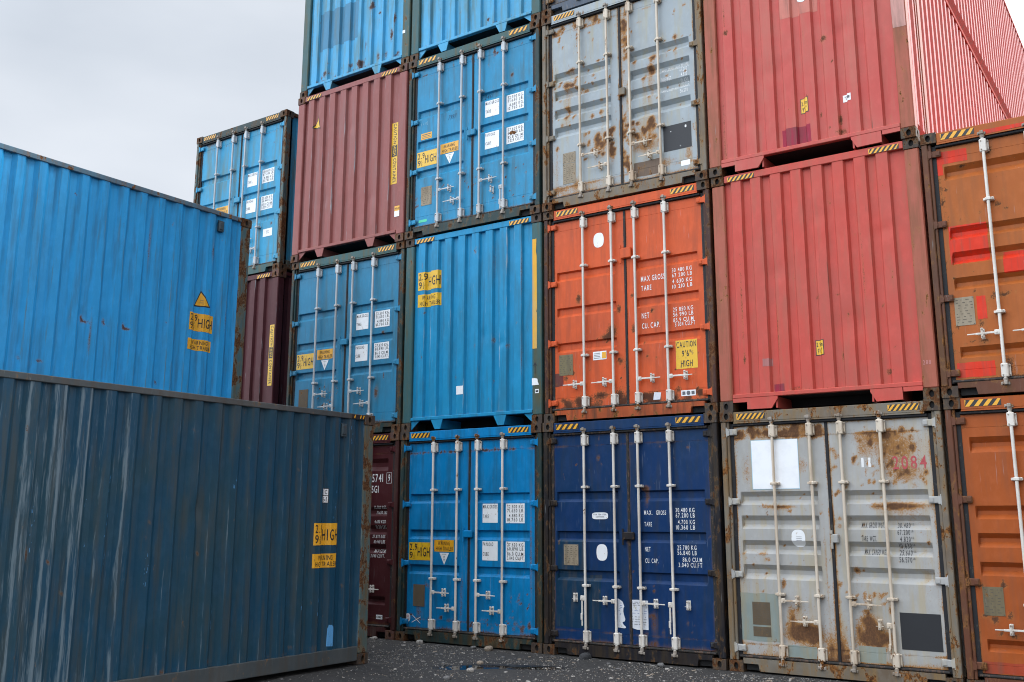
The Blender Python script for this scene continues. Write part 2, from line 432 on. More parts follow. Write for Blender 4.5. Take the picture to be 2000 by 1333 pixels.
def handle_mesh(mat, kind, ln=.32):
    b = MB(); y = -.055
    s_ = {'r': 1, 'l': -1, 'd': 0}[kind]
    if s_:
        b.box(s_*.014, y-.014, -.026, s_*.062, y+.006, .026, ch=.006)
        b.tube((s_*.042, y-.02, 0), (s_*.042, y-.03, 0), .009, 8)
        b.box(s_*.06, y-.012, -.010, s_*.19, y-.003, .010, ch=.003)
        b.box(s_*.17, y-.014, -.013, s_*.24, y-.004, .008, ch=.003)
        b.box(s_*.24, y-.012, -.008, s_*ln, y-.005, .004, ch=.002)
    else:
        b.box(-.066, y-.02, -.03, -.012, y+.012, .03, ch=.007)
        b.tube((-.042, y-.02, 0), (-.042, y-.03, 0), .009, 8)
        b.box(-.052, y-.018, -.2, -.032, y-.002, -.03, ch=.004)
        b.box(-.06, y-.024, -.26, -.034, y-.006, -.18, ch=.004)
        b.box(-.05, y-.02, -.33, -.034, y-.008, -.25, ch=.003)
    return b.mesh('door_handle', [mat], True)
def catch_mesh(mat):
    b = MB(); y = 0
    b.box(-.017, y-.008, -.055, .017, y+.004, .055, ch=.006)
    b.tube((0, y-.008, .036), (0, y-.05, .036), .009, 8); b.tube((0, y-.008, -.036), (0, y-.05, -.036), .009, 8)
    b.box(-.013, y-.068, -.05, .013, y-.052, .058, ch=.006)
    b.tube((0, y-.068, .04), (0, y-.075, .04), .008, 8, 1); b.tube((0, y-.068, -.032), (0, y-.073, -.032), .007, 8, 1)
    b.box(-.042, y-.05, -.016, .042, y-.042, -.010, ch=.002)
    return b.mesh('handle_catch', [mat, M_CAM], True)
def hinge_mesh(mat):
    b = MB()
    b.box(-.05, -.018, -.032, .065, .004, .032, ch=.008)
    b.prism([(-.05, -.036), (-.02, -.036), (-.012, 0), (-.02, .036), (-.05, .036)], -.03, .0)
    b.tube((-.052, -.014, -.05), (-.052, -.014, .05), .016, 10)
    b.box(.02, -.024, -.02, .058, -.014, .02, ch=.004)
    return b.mesh('hinge', [mat], True)

def stripes(root, x0, x1, z0, z1, y, n=5, name='warning_stripe', bgm=None):
    surf = Front(y, lambda u, v: 0)
    w_ = (x1-x0)/n; sh = (z1-z0)*.8; ys = []
    for i in range(-1, n+1):
        a = x0+i*w_; poly = [(a, z0), (a+w_*.5, z0), (a+w_*.5+sh, z1), (a+sh, z1)]
        xs = [(min(max(px, x0), x1), pz) for px, pz in poly]
        if max(p[0] for p in xs)-min(p[0] for p in xs) > .01: ys.append((xs, [(0, 1, 2, 3)]))
    decal(name, surf, [(M_INK, [rect(x0, z0, x1, z1)]), (M_YELD if bgm is None else bgm, ys)], root, step=5)

# ------------------------------------------------------------------ container
def shell(root, L, wall, frame, castm, x_detail=False, roofm=None, kind='end', rear=True):
    """castings, rails, roof, floor, long walls and rear end"""
    cm = cached(('cast', castm.name), lambda: casting_mesh(castm))
    for fy, sy in ((0, 1), (L, -1)):
        if fy and not rear: continue
        for fx, sx in ((W-.162, 1), (.162, -1)):
            for z in (0, H-.118): link('corner_casting', cm, root, (fx, fy, z), (sx, sy, 1))
    for sx in (0, 1):
        if not (sx and x_detail):
            o = link('side_wall', cached(('sw', L, wall.name), lambda: strip_wall(L, wall)), root, (W-.012 if sx else .012, 0, 0), (-1 if sx else 1, 1, 1))
        xa, xb = (W-.055, W-.004) if sx else (.004, .055)
        b = MB(); b.box(xa, .178, H-.068, xb, L-.178, H-.004, ch=.006); b.build('top_side_rail', frame, root)
        b = MB(); b.box(xa, .178, .045, xb, L-.178, .205, ch=.006); b.build('bottom_side_rail', frame, root)
    def roof():
        b = MB(); n = int((L-.2)/.21)
        for i in range(n):
            y = .1+i*(L-.2)/n; q = (L-.2)/n; z = H-.05
            b.quad([(.05, y, z), (W-.05, y, z), (W-.05, y+q*.35, z), (.05, y+q*.35, z)])
            b.quad([(.05, y+q*.35, z), (W-.05, y+q*.35, z), (W-.05, y+q*.5, z+.02), (.05, y+q*.5, z+.02)])
            b.quad([(.05, y+q*.5, z+.02), (W-.05, y+q*.5, z+.02), (W-.05, y+q*.85, z+.02), (.05, y+q*.85, z+.02)])
            b.quad([(.05, y+q*.85, z+.02), (W-.05, y+q*.85, z+.02), (W-.05, y+q, z), (.05, y+q, z)])
        return b.mesh('roof', wall)
    link('roof', cached(('roof', L, wall.name), roof), root)
    def floor():
        b = MB(); b.box(.03, .09, .155, W-.03, L-.03, .185)
        y = .5
        while y < L-.3: b.box(.05, y, .06, W-.05, y+.05, .154); y += .6
        return b.mesh('floor', M_DARK)
    link('floor', cached(('floor', L), floor), root)
    if rear:
        def rr():
            b = MB(); b.box(.1, L-.05, .16, W-.1, L-.03, H-.1)
            b.box(.165, L-.09, 0.02, W-.165, L-.006, .15, ch=.006); b.box(.165, L-.09, H-.11, W-.165, L-.006, H-.006, ch=.006)
            return b.mesh('rear_wall', wall)
        link('rear_wall', cached(('rear', L, wall.name), rr), root)
        for sx in (0, 1):
            b = MB(); xa, xb = (W-.13, W-.005) if sx else (.005, .13)
            b.box(xa, L-.168, .119, xb, L-.006, H-.119, ch=.012); b.build('corner_post', frame, root)

RIB0, RIBP, RIBN = .25, .2465, 8
def end_container(name, label, loc, paint_m, frame_m, castm=M_CAST, L=12.19, spots=(), seed=0, legs='tab', scuffs=None, railm=None, group=None, post_m=None, hz=5, dents=(), **kw):
    root = empty(name, loc, label, 'container', group)
    shell(root, L, paint_m, frame_m, castm, **kw)
    wb = wob(seed, .004)
    def f(u, v):
        d = 0 if not (RIB0-.02 < u < RIB0+RIBP*RIBN) else .042*corr(u, RIBP, RIB0, .122, .022)
        if u <= RIB0-.02 or u >= RIB0+RIBP*(RIBN-1)+.122+.022: d = .042
        elif u < RIB0: d = .042*(RIB0-u)/.02
        for (x, z, r_, a) in dents: d += a*math.exp(-((u-x)**2+(v-z)**2)/(r_*r_))
        return d+wb(u, v)
    folds = [RIB0-.02]+corr_folds(RIB0-.001, RIB0+RIBP*(RIBN-1)+.16, RIBP, RIB0, .122, .022)+[RIB0+RIBP*(RIBN-1)+.1445]
    surf = Front(.014, f, folds); sp0 = spotfn(spots)
    def rfn(u, v):
        q = .45*math.exp(-((v-.195)/.022)**2)*(.4+noise.noise(Vector((u*5, v, seed))))+.4*math.exp(-(min(u-.16, W-.16-u)/.012)**2)*(.3+noise.noise(Vector((u, v*3, seed))))
        q += .3*math.exp(-((v-2.79)/.02)**2)*(.3+noise.noise(Vector((u*4, v, seed+3))))
        return max(0, min(1.2, sp0(u, v)+max(0, q)))
    def sfn(u, v):
        t = (u-RIB0) % RIBP; e = min(abs(t), abs(t-.125))
        return max(0, (.33+.5*noise.noise(Vector((round(u/RIBP*2)*3.1, v*1.1, seed)))) if e < .008 else 0)
    panel('end_wall', surf, .15, W-.15, .17, H-.09, .030, paint_m, root, rfn, scuffs or sfn)
    pm = post_m or frame_m
    for s_ in (0, 1):
        xa, xb = (W-.16, W-.004) if s_ else (.004, .16)
        b = MB(); b.box(xa, .006, .119, xb, .15, H-.119, ch=.012); b.build('corner_post', pm, root)
    rm = railm or paint_m
    b = MB(); b.box(.163, .007, H-.098, W-.163, .11, H-.01, ch=.006); b.build('top_end_rail', rm, root)
    stripes(root, .21, .55, H-.092, H-.034, .0065, hz); stripes(root, 1.90, 2.23, H-.092, H-.034, .0065, hz)
    b = MB(); b.box(.161, .004, .148, W-.161, .075, .196, ch=.006)
    if legs == 'tab':
        for xc in (.665, 1.765):
            b.prism([(xc-.12, .147), (xc-.05, .012), (xc+.05, .012), (xc+.09, .147)], .006, .02)
            b.box(xc-.045, .02, .02, xc-.03, .6, .147); b.box(xc+.03, .02, .02, xc+.045, .6, .147)
        b.prism([(.162, .147), (.162, .02), (.21, .06), (.31, .147)], .03, .045)
        b.prism([(W-.162, .147), (W-.162, .02), (W-.21, .06), (W-.31, .147)], .03, .045)
    else:
        for xa, xb in ((.335, .70), (1.735, 2.07)):
            b.prism([(xa, .147), (xa, .016), (xb-.075, .012), (xb, .12), (xb, .147)] if xa < 1 else [(xa, .147), (xa, .12), (xa+.06, .012), (xb, .016), (xb, .147)], .006, .03)
            b.box(xa+.01, .03, .015, xa+.03, 1.2, .147); b.box(xb-.03, .03, .015, xb-.01, 1.2, .147)
        b.box(.161, .006, .10, .335, .03, .147); b.box(2.08, .006, .10, W-.161, .03, .147)
    b.build('bottom_end_rail', rm, root)
    return root, surf

G3 = [(2.005, .018, .075, .04), (1.512, .018, .075, .04), (1.035, .018, .075, .04)]     # top, upper slope, inner flat, lower slope
G4 = [(1.972, .055, .045, .05), (1.704, .055, .045, .05), (1.43, .055, .045, .05), (1.163, .055, .045, .06)]
GE = [(2.49, .06, .04, .06), (1.80, .05, .04, .045), (1.53, .05, .04, .05), (1.25, .05, .04, .045), (.51, .05, .03, .04)]
GA = [(2.53, .06, .06, .06), (1.83, .055, .04, .04), (1.57, .055, .04, .04), (1.30, .055, .04, .04), (.57, .05, .03, .04)]
RODX = (.617, 1.045, 1.385, 1.812)
HB = (('r', .67, .82), ('l', .47, .875), ('r', .667, 1.57), ('l', .472, 1.63))
DY = .062     # how deep the door skin lies behind the castings
def door_container(name, label, loc, paint_m, frame_m, grooves, handles=HB, castm=M_CAST, L=12.19, spots=(), seed=0, barm=M_BAR, headm=None, sillm=None,
                   hingem=None, gask=M_RUB, hz=5, box=(1.30, 1.41, 1.12, 1.505), depth=.036, seams=(2.58, .30), doors='lr', group=None, bgask=None, scuffs=None, labels=(None, None), edge=.8, **kw):
    root = empty(name, loc, label, 'container', group)
    shell(root, L, paint_m, frame_m, castm, **kw)
    for s_ in (0, 1):
        b = MB(); m = (lambda x: W-x) if s_ else (lambda x: x)
        b.box(m(.004), .008, .119, m(.066), .12, H-.119, ch=.008); b.box(m(.066), .03, .119, m(.098), .12, H-.119, ch=.006)
        b.build('corner_post', frame_m, root)
    hm = headm or paint_m
    b = MB(); b.box(.163, .008, 2.768, W-.163, .11, H-.012, ch=.005); b.box(.163, .008, 2.752, W-.163, .016, 2.768); b.build('door_header', hm, root)
    stripes(root, .205, .545, 2.795, 2.862, .0075, hz); stripes(root, 1.91, 2.235, 2.795, 2.862, .0075, hz)
    b = MB(); sm = sillm or frame_m
    b.prism([(.163, .149), (.163, .092), (.335, .092), (.35, .018), (W-.35, .018), (W-.335, .092), (W-.163, .092), (W-.163, .149)], .007, .10)
    b.box(.18, .06, .02, .34, .08, .09, 1)  # dark backing plates stand in for the shade inside the notches
    b.box(W-.34, .06, .02, W-.18, .08, .09, 1)
    b.build('door_sill', [sm, M_DARK], root)
    b = MB(); gz = .055
    b.box(.099, gz, .15, .140, gz+.05, 2.752); b.box(W-.14, gz, .15, W-.099, gz+.05, 2.752)
    b.box(.14, gz-.03, 2.722, W-.14, gz+.05, 2.7515, ch=.006)
    b.box(1.205, gz-.004, .17, 1.238, gz+.05, 2.722, ch=.004)
    b.build('door_gasket', gask, root)
    b = MB(); b.tube((.12, .036, .165), (W-.12, .036, .165), .0145, 10); b.box(.14, .04, .15, W-.14, .11, .18)
    b.build('bottom_gasket', bgask or M_RUBR, root, smooth=True)
    wb = wob(seed, .0022)
    sx = (loc[0]+1.2-9.61)/11.02*DY; sz = (loc[2]+1.45-1.65)/11.02*DY
    def f(u, v):
        d = 0; u -= sx; v -= sz
        for (zt, a, i, c) in grooves:
            if zt-a-i-c < v < zt:
                t = trap(zt-v, 0, a, a+i, a+i+c)
                for x0, x1 in ((.212, 1.108), (1.402, 2.262)):
                    if x0 < u < x1: d = depth*t*trap(u, x0, x0+.012, x1-.012, x1)
        if seams:
            if abs(v-seams[0]) < .003 or abs(v-seams[1]) < .003: d += .0025
        return d+wb(u, v)
    fu = [.212, .224, 1.096, 1.108, 1.402, 1.414, 2.25, 2.262]
    fv = [x for (zt, a, i, c) in grooves for x in (zt, zt-a, zt-a-i, zt-a-i-c)]
    if seams: fv += [s_+d for s_ in seams for d in (-.0032, -.0015, .0015, .0032)]
    surf = Front(DY, f, [x+sx for x in fu], [x+sz for x in fv]); surf.shift = (sx, sz)
    spots = [(p[0]+sx, p[1]+sz)+tuple(p[2:]) for p in spots]
    sp0 = spotfn(spots)
    runs = []
    for rx in RODX:
        for rz in (2.62, 2.04, .84, .22): runs.append((rx+.05+sx, rz+sz, .014, .02, .55*edge, .10*edge+.03))
    for rx in (.175, W-.175):
        for rz in (2.64, 1.85, 1.04, .25): runs.append((rx, rz, .02, .02, .55*edge, .12*edge+.03))
    rf = spotfn(runs)
    def rfn(u, v):
        e = min(abs(u-.1405), abs(u-1.2045), abs(u-1.2385), abs(u-(W-.1405)), abs(v-.185), abs(v-2.718))
        q = .6*edge*math.exp(-(e/.016)**2)*(.6+.9*noise.noise(Vector((u*4, v*4, seed))))
        if seams: q += .5*edge*math.exp(-(min(abs(v-seams[0]), abs(v-seams[1]))/.009)**2)*(.5+noise.noise(Vector((u*6, v, seed+2))))
        q += .45*edge*math.exp(-((v-.185)/.05)**2)*(.5+noise.noise(Vector((u*3, v, seed+5))))
        return max(0, min(1.2, sp0(u, v)+max(0, q)+rf(u, v)))
    ds = []
    for k, (xa, xb) in enumerate(((.1405, 1.2045), (1.2385, W-.1405))):
        if ('l', 'r')[k] not in doors: ds.append(None); continue
        d = panel('door', surf, xa, xb, .185, 2.718, .026, paint_m, root, rfn, scuffs, label=labels[k])
        ds.append(d)
        b = MB(); b.box(xa+.003, DY+.058, .188, xb-.003, DY+.066, 2.715); b.build('door_light_blocker', M_DARK, d)  # dark sheet added behind the door skin to block light
        for j in (0, 1):
            x = RODX[k*2+j]; kind, z, hub = handles[k*2+j]
            link('locking_bar', cached(('bar', barm.name), lambda: locking_bar_mesh(barm)), d, (x, DY, 0))
            if kind: link('door_handle', cached(('h', kind, barm.name), lambda: handle_mesh(barm, kind)), d, (x, DY, z))
            link('handle_catch', cached(('c', barm.name), lambda: catch_mesh(barm)), d, (hub, DY, z))
        hgm = hingem or paint_m
        for z in (2.655, 1.86, 1.05, .255):
            link('hinge', cached(('hg', hgm.name), lambda: hinge_mesh(hgm)), d, (.118 if k == 0 else W-.118, .042, z), (1.15 if k == 0 else -1.15, 1, 1.12))
    if box:
        x1, z0, x0, z1 = box
        b = MB(); b.box(x0+.02, DY-.05, z0, x1, DY-.004, z1, ch=.01); b.tube((x0+.03, DY-.04, z0-.06), (x0+.03, DY-.04, z0+.02), .013, 8); b.tube((x0+.03, DY-.04, z1), (x0+.03, DY-.04, z1+.04), .012, 8)
        b.build('door_lock_box', hgm, ds[0], smooth=True)
    return root, surf, ds
def plaque(ds, surf, x0, z0, x1, z1, mat=M_PLQ, lines_=9):
    L1 = []
    zz = z1-.03; rnd = random.Random(int(x0*1000))
    for i in range(lines_):
        if zz < z0+.02: break
        x = x0+.015
        while x < x1-.02:
            q = min(rnd.uniform(.008, .035), x1-.012-x); L1.append(rect(x, zz, x+q, zz+.006)); x += q+.006
        zz -= (z1-z0-.03)/lines_
    c = [oval(x, z, .005, .005, 8) for x in (x0+.01, x1-.01) for z in (z0+.01, z1-.01)]
    decal('data_plate', surf, [(mat, [rect(x0, z0, x1, z1)]), (M_PINK2, L1[::2]+c)], ds[0], off=.004)

def high_sticker(surf, parent, x0, z0, x1, z1, bg=M_YEL):
    w_, h_ = x1-x0, z1-z0
    s = text('2.9', x0+w_*.04, z0+h_*.56, h_*.36, .8, w=w_*.34)+text('9', x0+w_*.04, z0+h_*.10, h_*.36, .8, w=w_*.14)
    s += text('1', x0+w_*.24, z0+h_*.30, h_*.14, .8)+[rect(x0+w_*.21, z0+h_*.26, x0+w_*.31, z0+h_*.275)]+text('2', x0+w_*.22, z0+h_*.08, h_*.14, .8)
    s += text('HIGH', x0+w_*.41, z0+h_*.22, h_*.50, .55, w=w_*.56)
    decal('height_sticker', surf, [(bg, [rect(x0, z0, x1, z1)]), (M_INK, s)], parent)
def warn_sticker(surf, parent, x0, z0, x1, z1, bg=M_YEL):
    w_, h_ = x1-x0, z1-z0
    s = text('WARNING', x0+w_*.5, z0+h_*.55, h_*.33, .6, 'c', w=w_*.6)+text('HIGH TRAILER', x0+w_*.53, z0+h_*.10, h_*.33, .6, 'c', w=w_*.86)
    decal('warning_sticker', surf, [(bg, [rect(x0, z0, x1, z1)]), (M_INK, s)], parent)
def blue_labels(surf, ds, dx=0, vals=(('32.500 KG.', '71.650 LB.', '4.880 KG.', '10.760 LB.'), ('27.620 KG.', '60.890 LB.', '86.0 CU.M.', '3.040 CU.FT.')), dz=0, tri=True, plate=(.305, .468, .512, .762), pm=M_PLQ):
    l, r = ds
    high_sticker(surf, l, .21+dx, 1.092+dz, .597+dx, 1.335+dz); warn_sticker(surf, l, .665+dx, 1.215+dz, 1.01+dx, 1.372+dz, M_YELD)
    if tri:
        decal('triangle_sticker', surf, [(M_WHT, [([(.76+dx, 1.20+dz), (.845+dx, 1.04+dz), (.93+dx, 1.20+dz)], [(0, 1, 2)])]),
              (M_INKG, text('ATTENTION', .845+dx, 1.172+dz, .012, .6, 'c')+[rect(.83+dx, z+dz, .86+dx, z+.005+dz) for z in (1.09, 1.11, 1.13, 1.15)])], l, step=9)
    for (a, b_, z1) in (('MAX.GROSS', 'TARE', 1.861), ('PAYLOAD', 'CUBE', 1.367)):
        z1 += dz
        decal('weight_label', surf, [(M_WHT, [rect(1.498+dx, z1-.252, 1.75+dx, z1)]), (M_INK, text(a, 1.507+dx, z1-.062, .046, .5, w=.235 if a[0] == 'M' else .17)+text(b_, 1.507+dx, z1-.19, .046, .5, w=.095))], r)
    for vs, z1 in zip(vals, (1.861, 1.367)):
        z1 += dz
        s = []
        for t, q in zip(vs, (.062, .115, .18, .233)): s += text(t, 2.178+dx, z1-q, .043, .55, 'r', w=min(.272, .0272*len(t)))
        decal('weight_label', surf, [(M_WHT, [rect(1.882+dx, z1-.256, 2.185+dx, z1)]), (M_INK, s)], r)
    plaque(ds, surf, *plate[:1], plate[1], plate[2], plate[3], pm)
def patch(surf, parent, x0, z0, x1, z1, mat, label=None, off=.0012, jag=.006):
    rnd = random.Random(int(x0*999+z0*77)); j = lambda: rnd.uniform(-jag, jag); P = []
    n = 5
    for i in range(n): P.append((x0+(x1-x0)*i/n, z0+j()))
    for i in range(n): P.append((x1+j(), z0+(z1-z0)*i/n))
    for i in range(n): P.append((x1-(x1-x0)*i/n, z1+j()))
    for i in range(n): P.append((x0+j(), z1-(z1-z0)*i/n))
    decal('paint_patch', surf, [(mat, [(P, [tuple(range(len(P)))])])], parent, off=off, label=label)
def scatter(n, x0, z0, x1, z1, rmin, rmax, s_, seed, stretch=1.6, streak=None):
    rnd = random.Random(seed); o = []
    for i in range(n):
        r_ = rnd.uniform(rmin, rmax); t = (rnd.uniform(x0, x1), rnd.uniform(z0, z1), r_, r_*rnd.uniform(.8, stretch), s_*rnd.uniform(.7, 1.2))
        o.append(t+((streak,) if streak and rnd.random() < .4 else ()))
    return o

PIT = 2.472
JY = {(0, 1): .012, (1, 0): -.01, (1, 1): .012, (0, 2): -.012, (2, 1): .01, (2, 2): -.014, (-1, 2): -.012, (-1, 1): .012, (1, 2): -.006, (3, 1): -.014, (0, 3): .008, (-1, 3): .01}
def at(c, l, dy=0, dx=0): return (c*PIT+.017+dx+.4*JY.get((c, l), 0), dy+JY.get((c, l), 0), l*H)

# ------------------------------------------------------------------ paints
P_B1 = paint('paint_bright_blue', (.002, .190, .44), (.003, .155, .36), chip=.13, dirt=(.02, .06, .06), da=.3, gloss=.38)
P_B3 = paint('paint_sky_blue', (.022, .24, .43), (.035, .20, .33), chip=.17, dirt=(.06, .08, .06), da=.35)
P_B2 = paint('paint_mid_blue', (.012, .235, .44), (.016, .20, .36), chip=.10, dirt=(.03, .09, .12), da=.3)
P_A4 = paint('paint_pale_blue', (.06, .33, .56), (.08, .29, .43), chip=.15, dirt=(.1, .16, .13), da=.5)
P_A2 = paint('paint_faded_blue', (.025, .195, .34), (.035, .165, .27), chip=.14, dirt=(.06, .1, .09), da=.3)
P_Z3 = paint('paint_azure_blue', (.035, .29, .49), (.06, .26, .39), chip=.17, dirt=(.12, .17, .13), da=.5)
P_UP = paint('paint_cornflower_blue', (.024, .29, .60), (.028, .265, .53), chip=.09, dirt=(.04, .13, .22), da=.4, scuff=(.09, .17, .2), gloss=.35)
P_LOW = paint('paint_slate_blue', (.008, .050, .092), (.018, .052, .070), chip=.08, dirt=(.05, .058, .055), da=.5, scuff=(.15, .20, .23), gloss=.42)
F_BLUE = paint('frame_weathered_teal', (.018, .042, .044), (.03, .036, .028), chip=.55, dirt=(.06, .04, .02), da=.7, rl=(.12, .05, .02))
F_TEAL = paint('frame_teal', (.035, .10, .11), (.05, .10, .09), chip=.28, dirt=(.09, .08, .04), da=.7)
F_LOWP = paint('frame_rusty_teal', (.06, .12, .13), (.10, .09, .06), chip=.8, rl=(.15, .07, .03), dirt=(.13, .08, .03), da=.7)
F_RAIL = paint('rail_grey', (.055, .066, .07), (.085, .088, .085), chip=.3, dirt=(.07, .06, .05), da=.5)
F_RAILU = paint('rail_blue_grey', (.08, .16, .22), (.1, .13, .15), chip=.48, dirt=(.12, .1, .09), da=.5)
P_NAVY = paint('paint_navy', (.005, .030, .105), (.007, .032, .085), chip=.10, dirt=(.03, .035, .04), da=.3, gloss=.4)
P_NAVY2 = paint('paint_navy_patch', (.006, .034, .075), (.007, .032, .065), chip=.1, gloss=.4)
F_NAVY = paint('frame_dark', (.014, .014, .018), (.03, .022, .017), chip=.45, rl=(.11, .045, .018), dirt=(.05, .035, .02), da=.5)
P_ORG = paint('paint_orange', (.58, .092, .024), (.48, .085, .03), chip=.13, dirt=(.25, .06, .03), da=.3, gloss=.42)
F_ORG = paint('frame_brown', (.055, .022, .016), (.035, .026, .022), chip=.6, rl=(.13, .05, .02), dirt=(.12, .05, .02), da=.5)
F_ORGS = paint('sill_orange', (.40, .075, .02), (.25, .06, .02), chip=.55, dirt=(.1, .04, .02), da=.7)
P_GRY = paint('paint_grey', (.37, .365, .35), (.325, .32, .30), chip=.2, dirt=(.40, .33, .2), da=.45, gloss=.42, scuff=(.5, .5, .5), wet=True)
P_GRY3 = paint('paint_grey_blue', (.32, .36, .38), (.29, .32, .33), chip=.28, dirt=(.36, .33, .22), da=.45, gloss=.42, wet=True)
P_GRYD = paint('paint_dull_green_grey', (.22, .26, .24), (.26, .28, .24), chip=.25, dirt=(.3, .25, .15), da=.5)
F_GRY = paint('frame_rusty_grey', (.17, .15, .12), (.12, .08, .05), chip=.62, dirt=(.2, .13, .06), da=.8)
P_D2 = paint('paint_coral_red', (.50, .074, .055), (.43, .092, .070), chip=.13, dirt=(.36, .11, .075), da=.35, gloss=.45, scuff=(.14, .06, .04))
P_D3 = paint('paint_faded_red', (.48, .082, .068), (.46, .12, .095), chip=.14, dirt=(.42, .15, .11), da=.3, gloss=.38, scuff=(.15, .07, .05))
F_D = paint('frame_coral', (.36, .10, .065), (.30, .10, .06), chip=.33, dirt=(.2, .08, .04), da=.6)
P_MAG = paint('paint_magenta_patch', (.30, .018, .045), (.27, .02, .045), chip=.12)
P_PINK = paint('paint_pale_pink', (.58, .30, .26), (.5, .26, .22), chip=.1)
P_E = paint('paint_burnt_orange', (.36, .10, .022), (.33, .088, .02), chip=.17, dirt=(.22, .08, .03), da=.35, gloss=.42)
P_E1 = paint('paint_rust_orange', (.34, .078, .016), (.30, .068, .014), chip=.13, dirt=(.22, .07, .03), da=.35, gloss=.42)
P_RED = paint('paint_red_patch', (.62, .035, .012), (.56, .03, .012), chip=.08)
F_E = paint('frame_rust_brown', (.12, .045, .025), (.08, .04, .025), chip=.5, dirt=(.1, .05, .02), da=.5)
P_MAR = paint('paint_dusty_maroon', (.27, .088, .078), (.24, .082, .070), chip=.07, dirt=(.24, .13, .12), da=.35)
P_MARD = paint('paint_dark_maroon', (.075, .018, .022), (.065, .018, .02), chip=.08, dirt=(.09, .03, .03), da=.3)
P_MAR1 = paint('paint_oxblood', (.055, .008, .010), (.05, .008, .010), chip=.07, dirt=(.06, .015, .015), da=.3)
F_DRAIL = paint('rail_shaded_red', (.36, .03, .02), (.32, .03, .02), chip=.12, gloss=.9)  # wall red darkened, painting the rails' shade into their colour
F_MAR = paint('frame_oxblood', (.05, .012, .012), (.04, .015, .012), chip=.3)
P_C4 = paint('paint_slate_grey', (.07, .09, .12), (.08, .09, .11), chip=.25, dirt=(.12, .1, .07), da=.4)

# ------------------------------------------------------------------ column B
r, s, ds = door_container('shipping_container', 'bright blue container with white locking bars, on the ground left of the navy one', at(0, 0), P_B1, F_BLUE, G3, seed=1,
    spots=scatter(30, 1.95, .38, 2.25, .75, .004, .014, 1.1, 3)+scatter(40, .18, .28, 1.15, .36, .005, .016, .75, 4)+scatter(55, 1.3, .24, 2.28, .36, .005, .016, .8, 5)+scatter(34, .2, 2.56, 1.1, 2.60, .006, .018, .7, 6)+scatter(34, 1.45, 2.57, 2.25, 2.60, .006, .018, .7, 7)+[(.41, .42, .05, .1, .5, .1), (2.28, 1.2, .02, .8, .55), (1.15, .6, .04, .4, .45)], hingem=P_B1)
blue_labels(s, ds)
decal('round_sticker', s, [(M_WHT, [oval(.215, .31, .045, .055)]), (M_RINK, text('OK', .215, .315, .03, .6, 'c')+text('NEW', .215, .275, .02, .6, 'c'))], ds[0], step=9)
decal('chalk_cross', s, [(M_WINK, [([(.29, .345), (.44, .24), (.445, .247), (.295, .352)], [(0, 1, 2, 3)]), ([(.29, .245), (.45, .325), (.446, .332), (.286, .252)], [(0, 1, 2, 3)])])], ds[0], step=9)
r, s = end_container('shipping_container', 'mid-blue container with ribbed end and yellow sign strip, directly above the bright blue doors', at(0, 1), P_B2, F_TEAL, seed=2,
    spots=[(1.62, 1.2, .02, .04, .8), (1.30, 1.15, .012, .03, .8), (1.86, 1.1, .015, .03, .8, .1), (2.1, 2.1, .012, .4, .5), (1.62, 2.3, .012, .35, .5), (2.1, .9, .01, .3, .5), (.33, 2.45, .015, .05, .6)]+scatter(20, .3, .3, 2.1, 2.6, .006, .016, .9, 12),
    dents=((1.45, 1.28, .09, .012), (1.75, 1.14, .06, .014)), post_m=F_TEAL)
high_sticker(s, r.children[-1], .25, 2.075, .655, 2.35); wall = [o for o in r.children if o.name.startswith('end_wall')][0]
for o in [o for o in bpy.data.objects if o.name.startswith('height_sticker')][-1:]: o.parent = wall
warn_sticker(s, wall, .25, 1.82, .66, 2.01)
decal('blank_sticker', s, [(M_WHT, [rect(.985, .48, 1.11, .60)])], wall)
def post_of(r, right=True):
    ps = [o for o in r.children if o.name.startswith('corner_post')]
    fr = [o for o in ps if min(v.co.y for v in o.data.vertices) < 1]
    return max(fr, key=lambda o: o.data.vertices[0].co.x) if right else min(fr, key=lambda o: o.data.vertices[0].co.x)
def wall_of(r): return [o for o in r.children if o.name.startswith('end_wall')][0]
PF = Front(.0055, lambda u, v: 0)
M_YST = paint('yellow_strip_paint', (.70, .36, .03), (.62, .34, .06), chip=.14, dirt=(.5, .35, .15), da=.6, rl=(.3, .14, .04))
decal('sign_strip', PF, [(M_YST, [([(2.29, 1.01), (2.36, 1.01), (2.362, 1.5), (2.352, 1.52), (2.365, 1.56), (2.36, 2.3), (2.35, 2.36), (2.358, 2.54), (2.29, 2.54)], [tuple(range(9))])])], post_of(r))
decal('arrow_mark', PF, [(M_INK, [rect(2.325, .67, 2.335, .80), ([(2.295, .77), (2.33, .83), (2.365, .77), (2.33, .79)], [(0, 1, 2, 3)])])], post_of(r), step=9)
decal('paper_tag', PF, [(M_WHT, [([(2.28, .515), (2.39, .515), (2.365, .60), (2.32, .61), (2.28, .61)], [tuple(range(5))])])], post_of(r), step=9)
decal('paper_tag', PF, [(M_WHT, [rect(2.33, .405, 2.39, .46)]), (M_INK, [rect(2.34, .42, 2.38, .445)])], post_of(r), step=9)
HB3 = HB[:3]+(('d', .50, 1.60),)
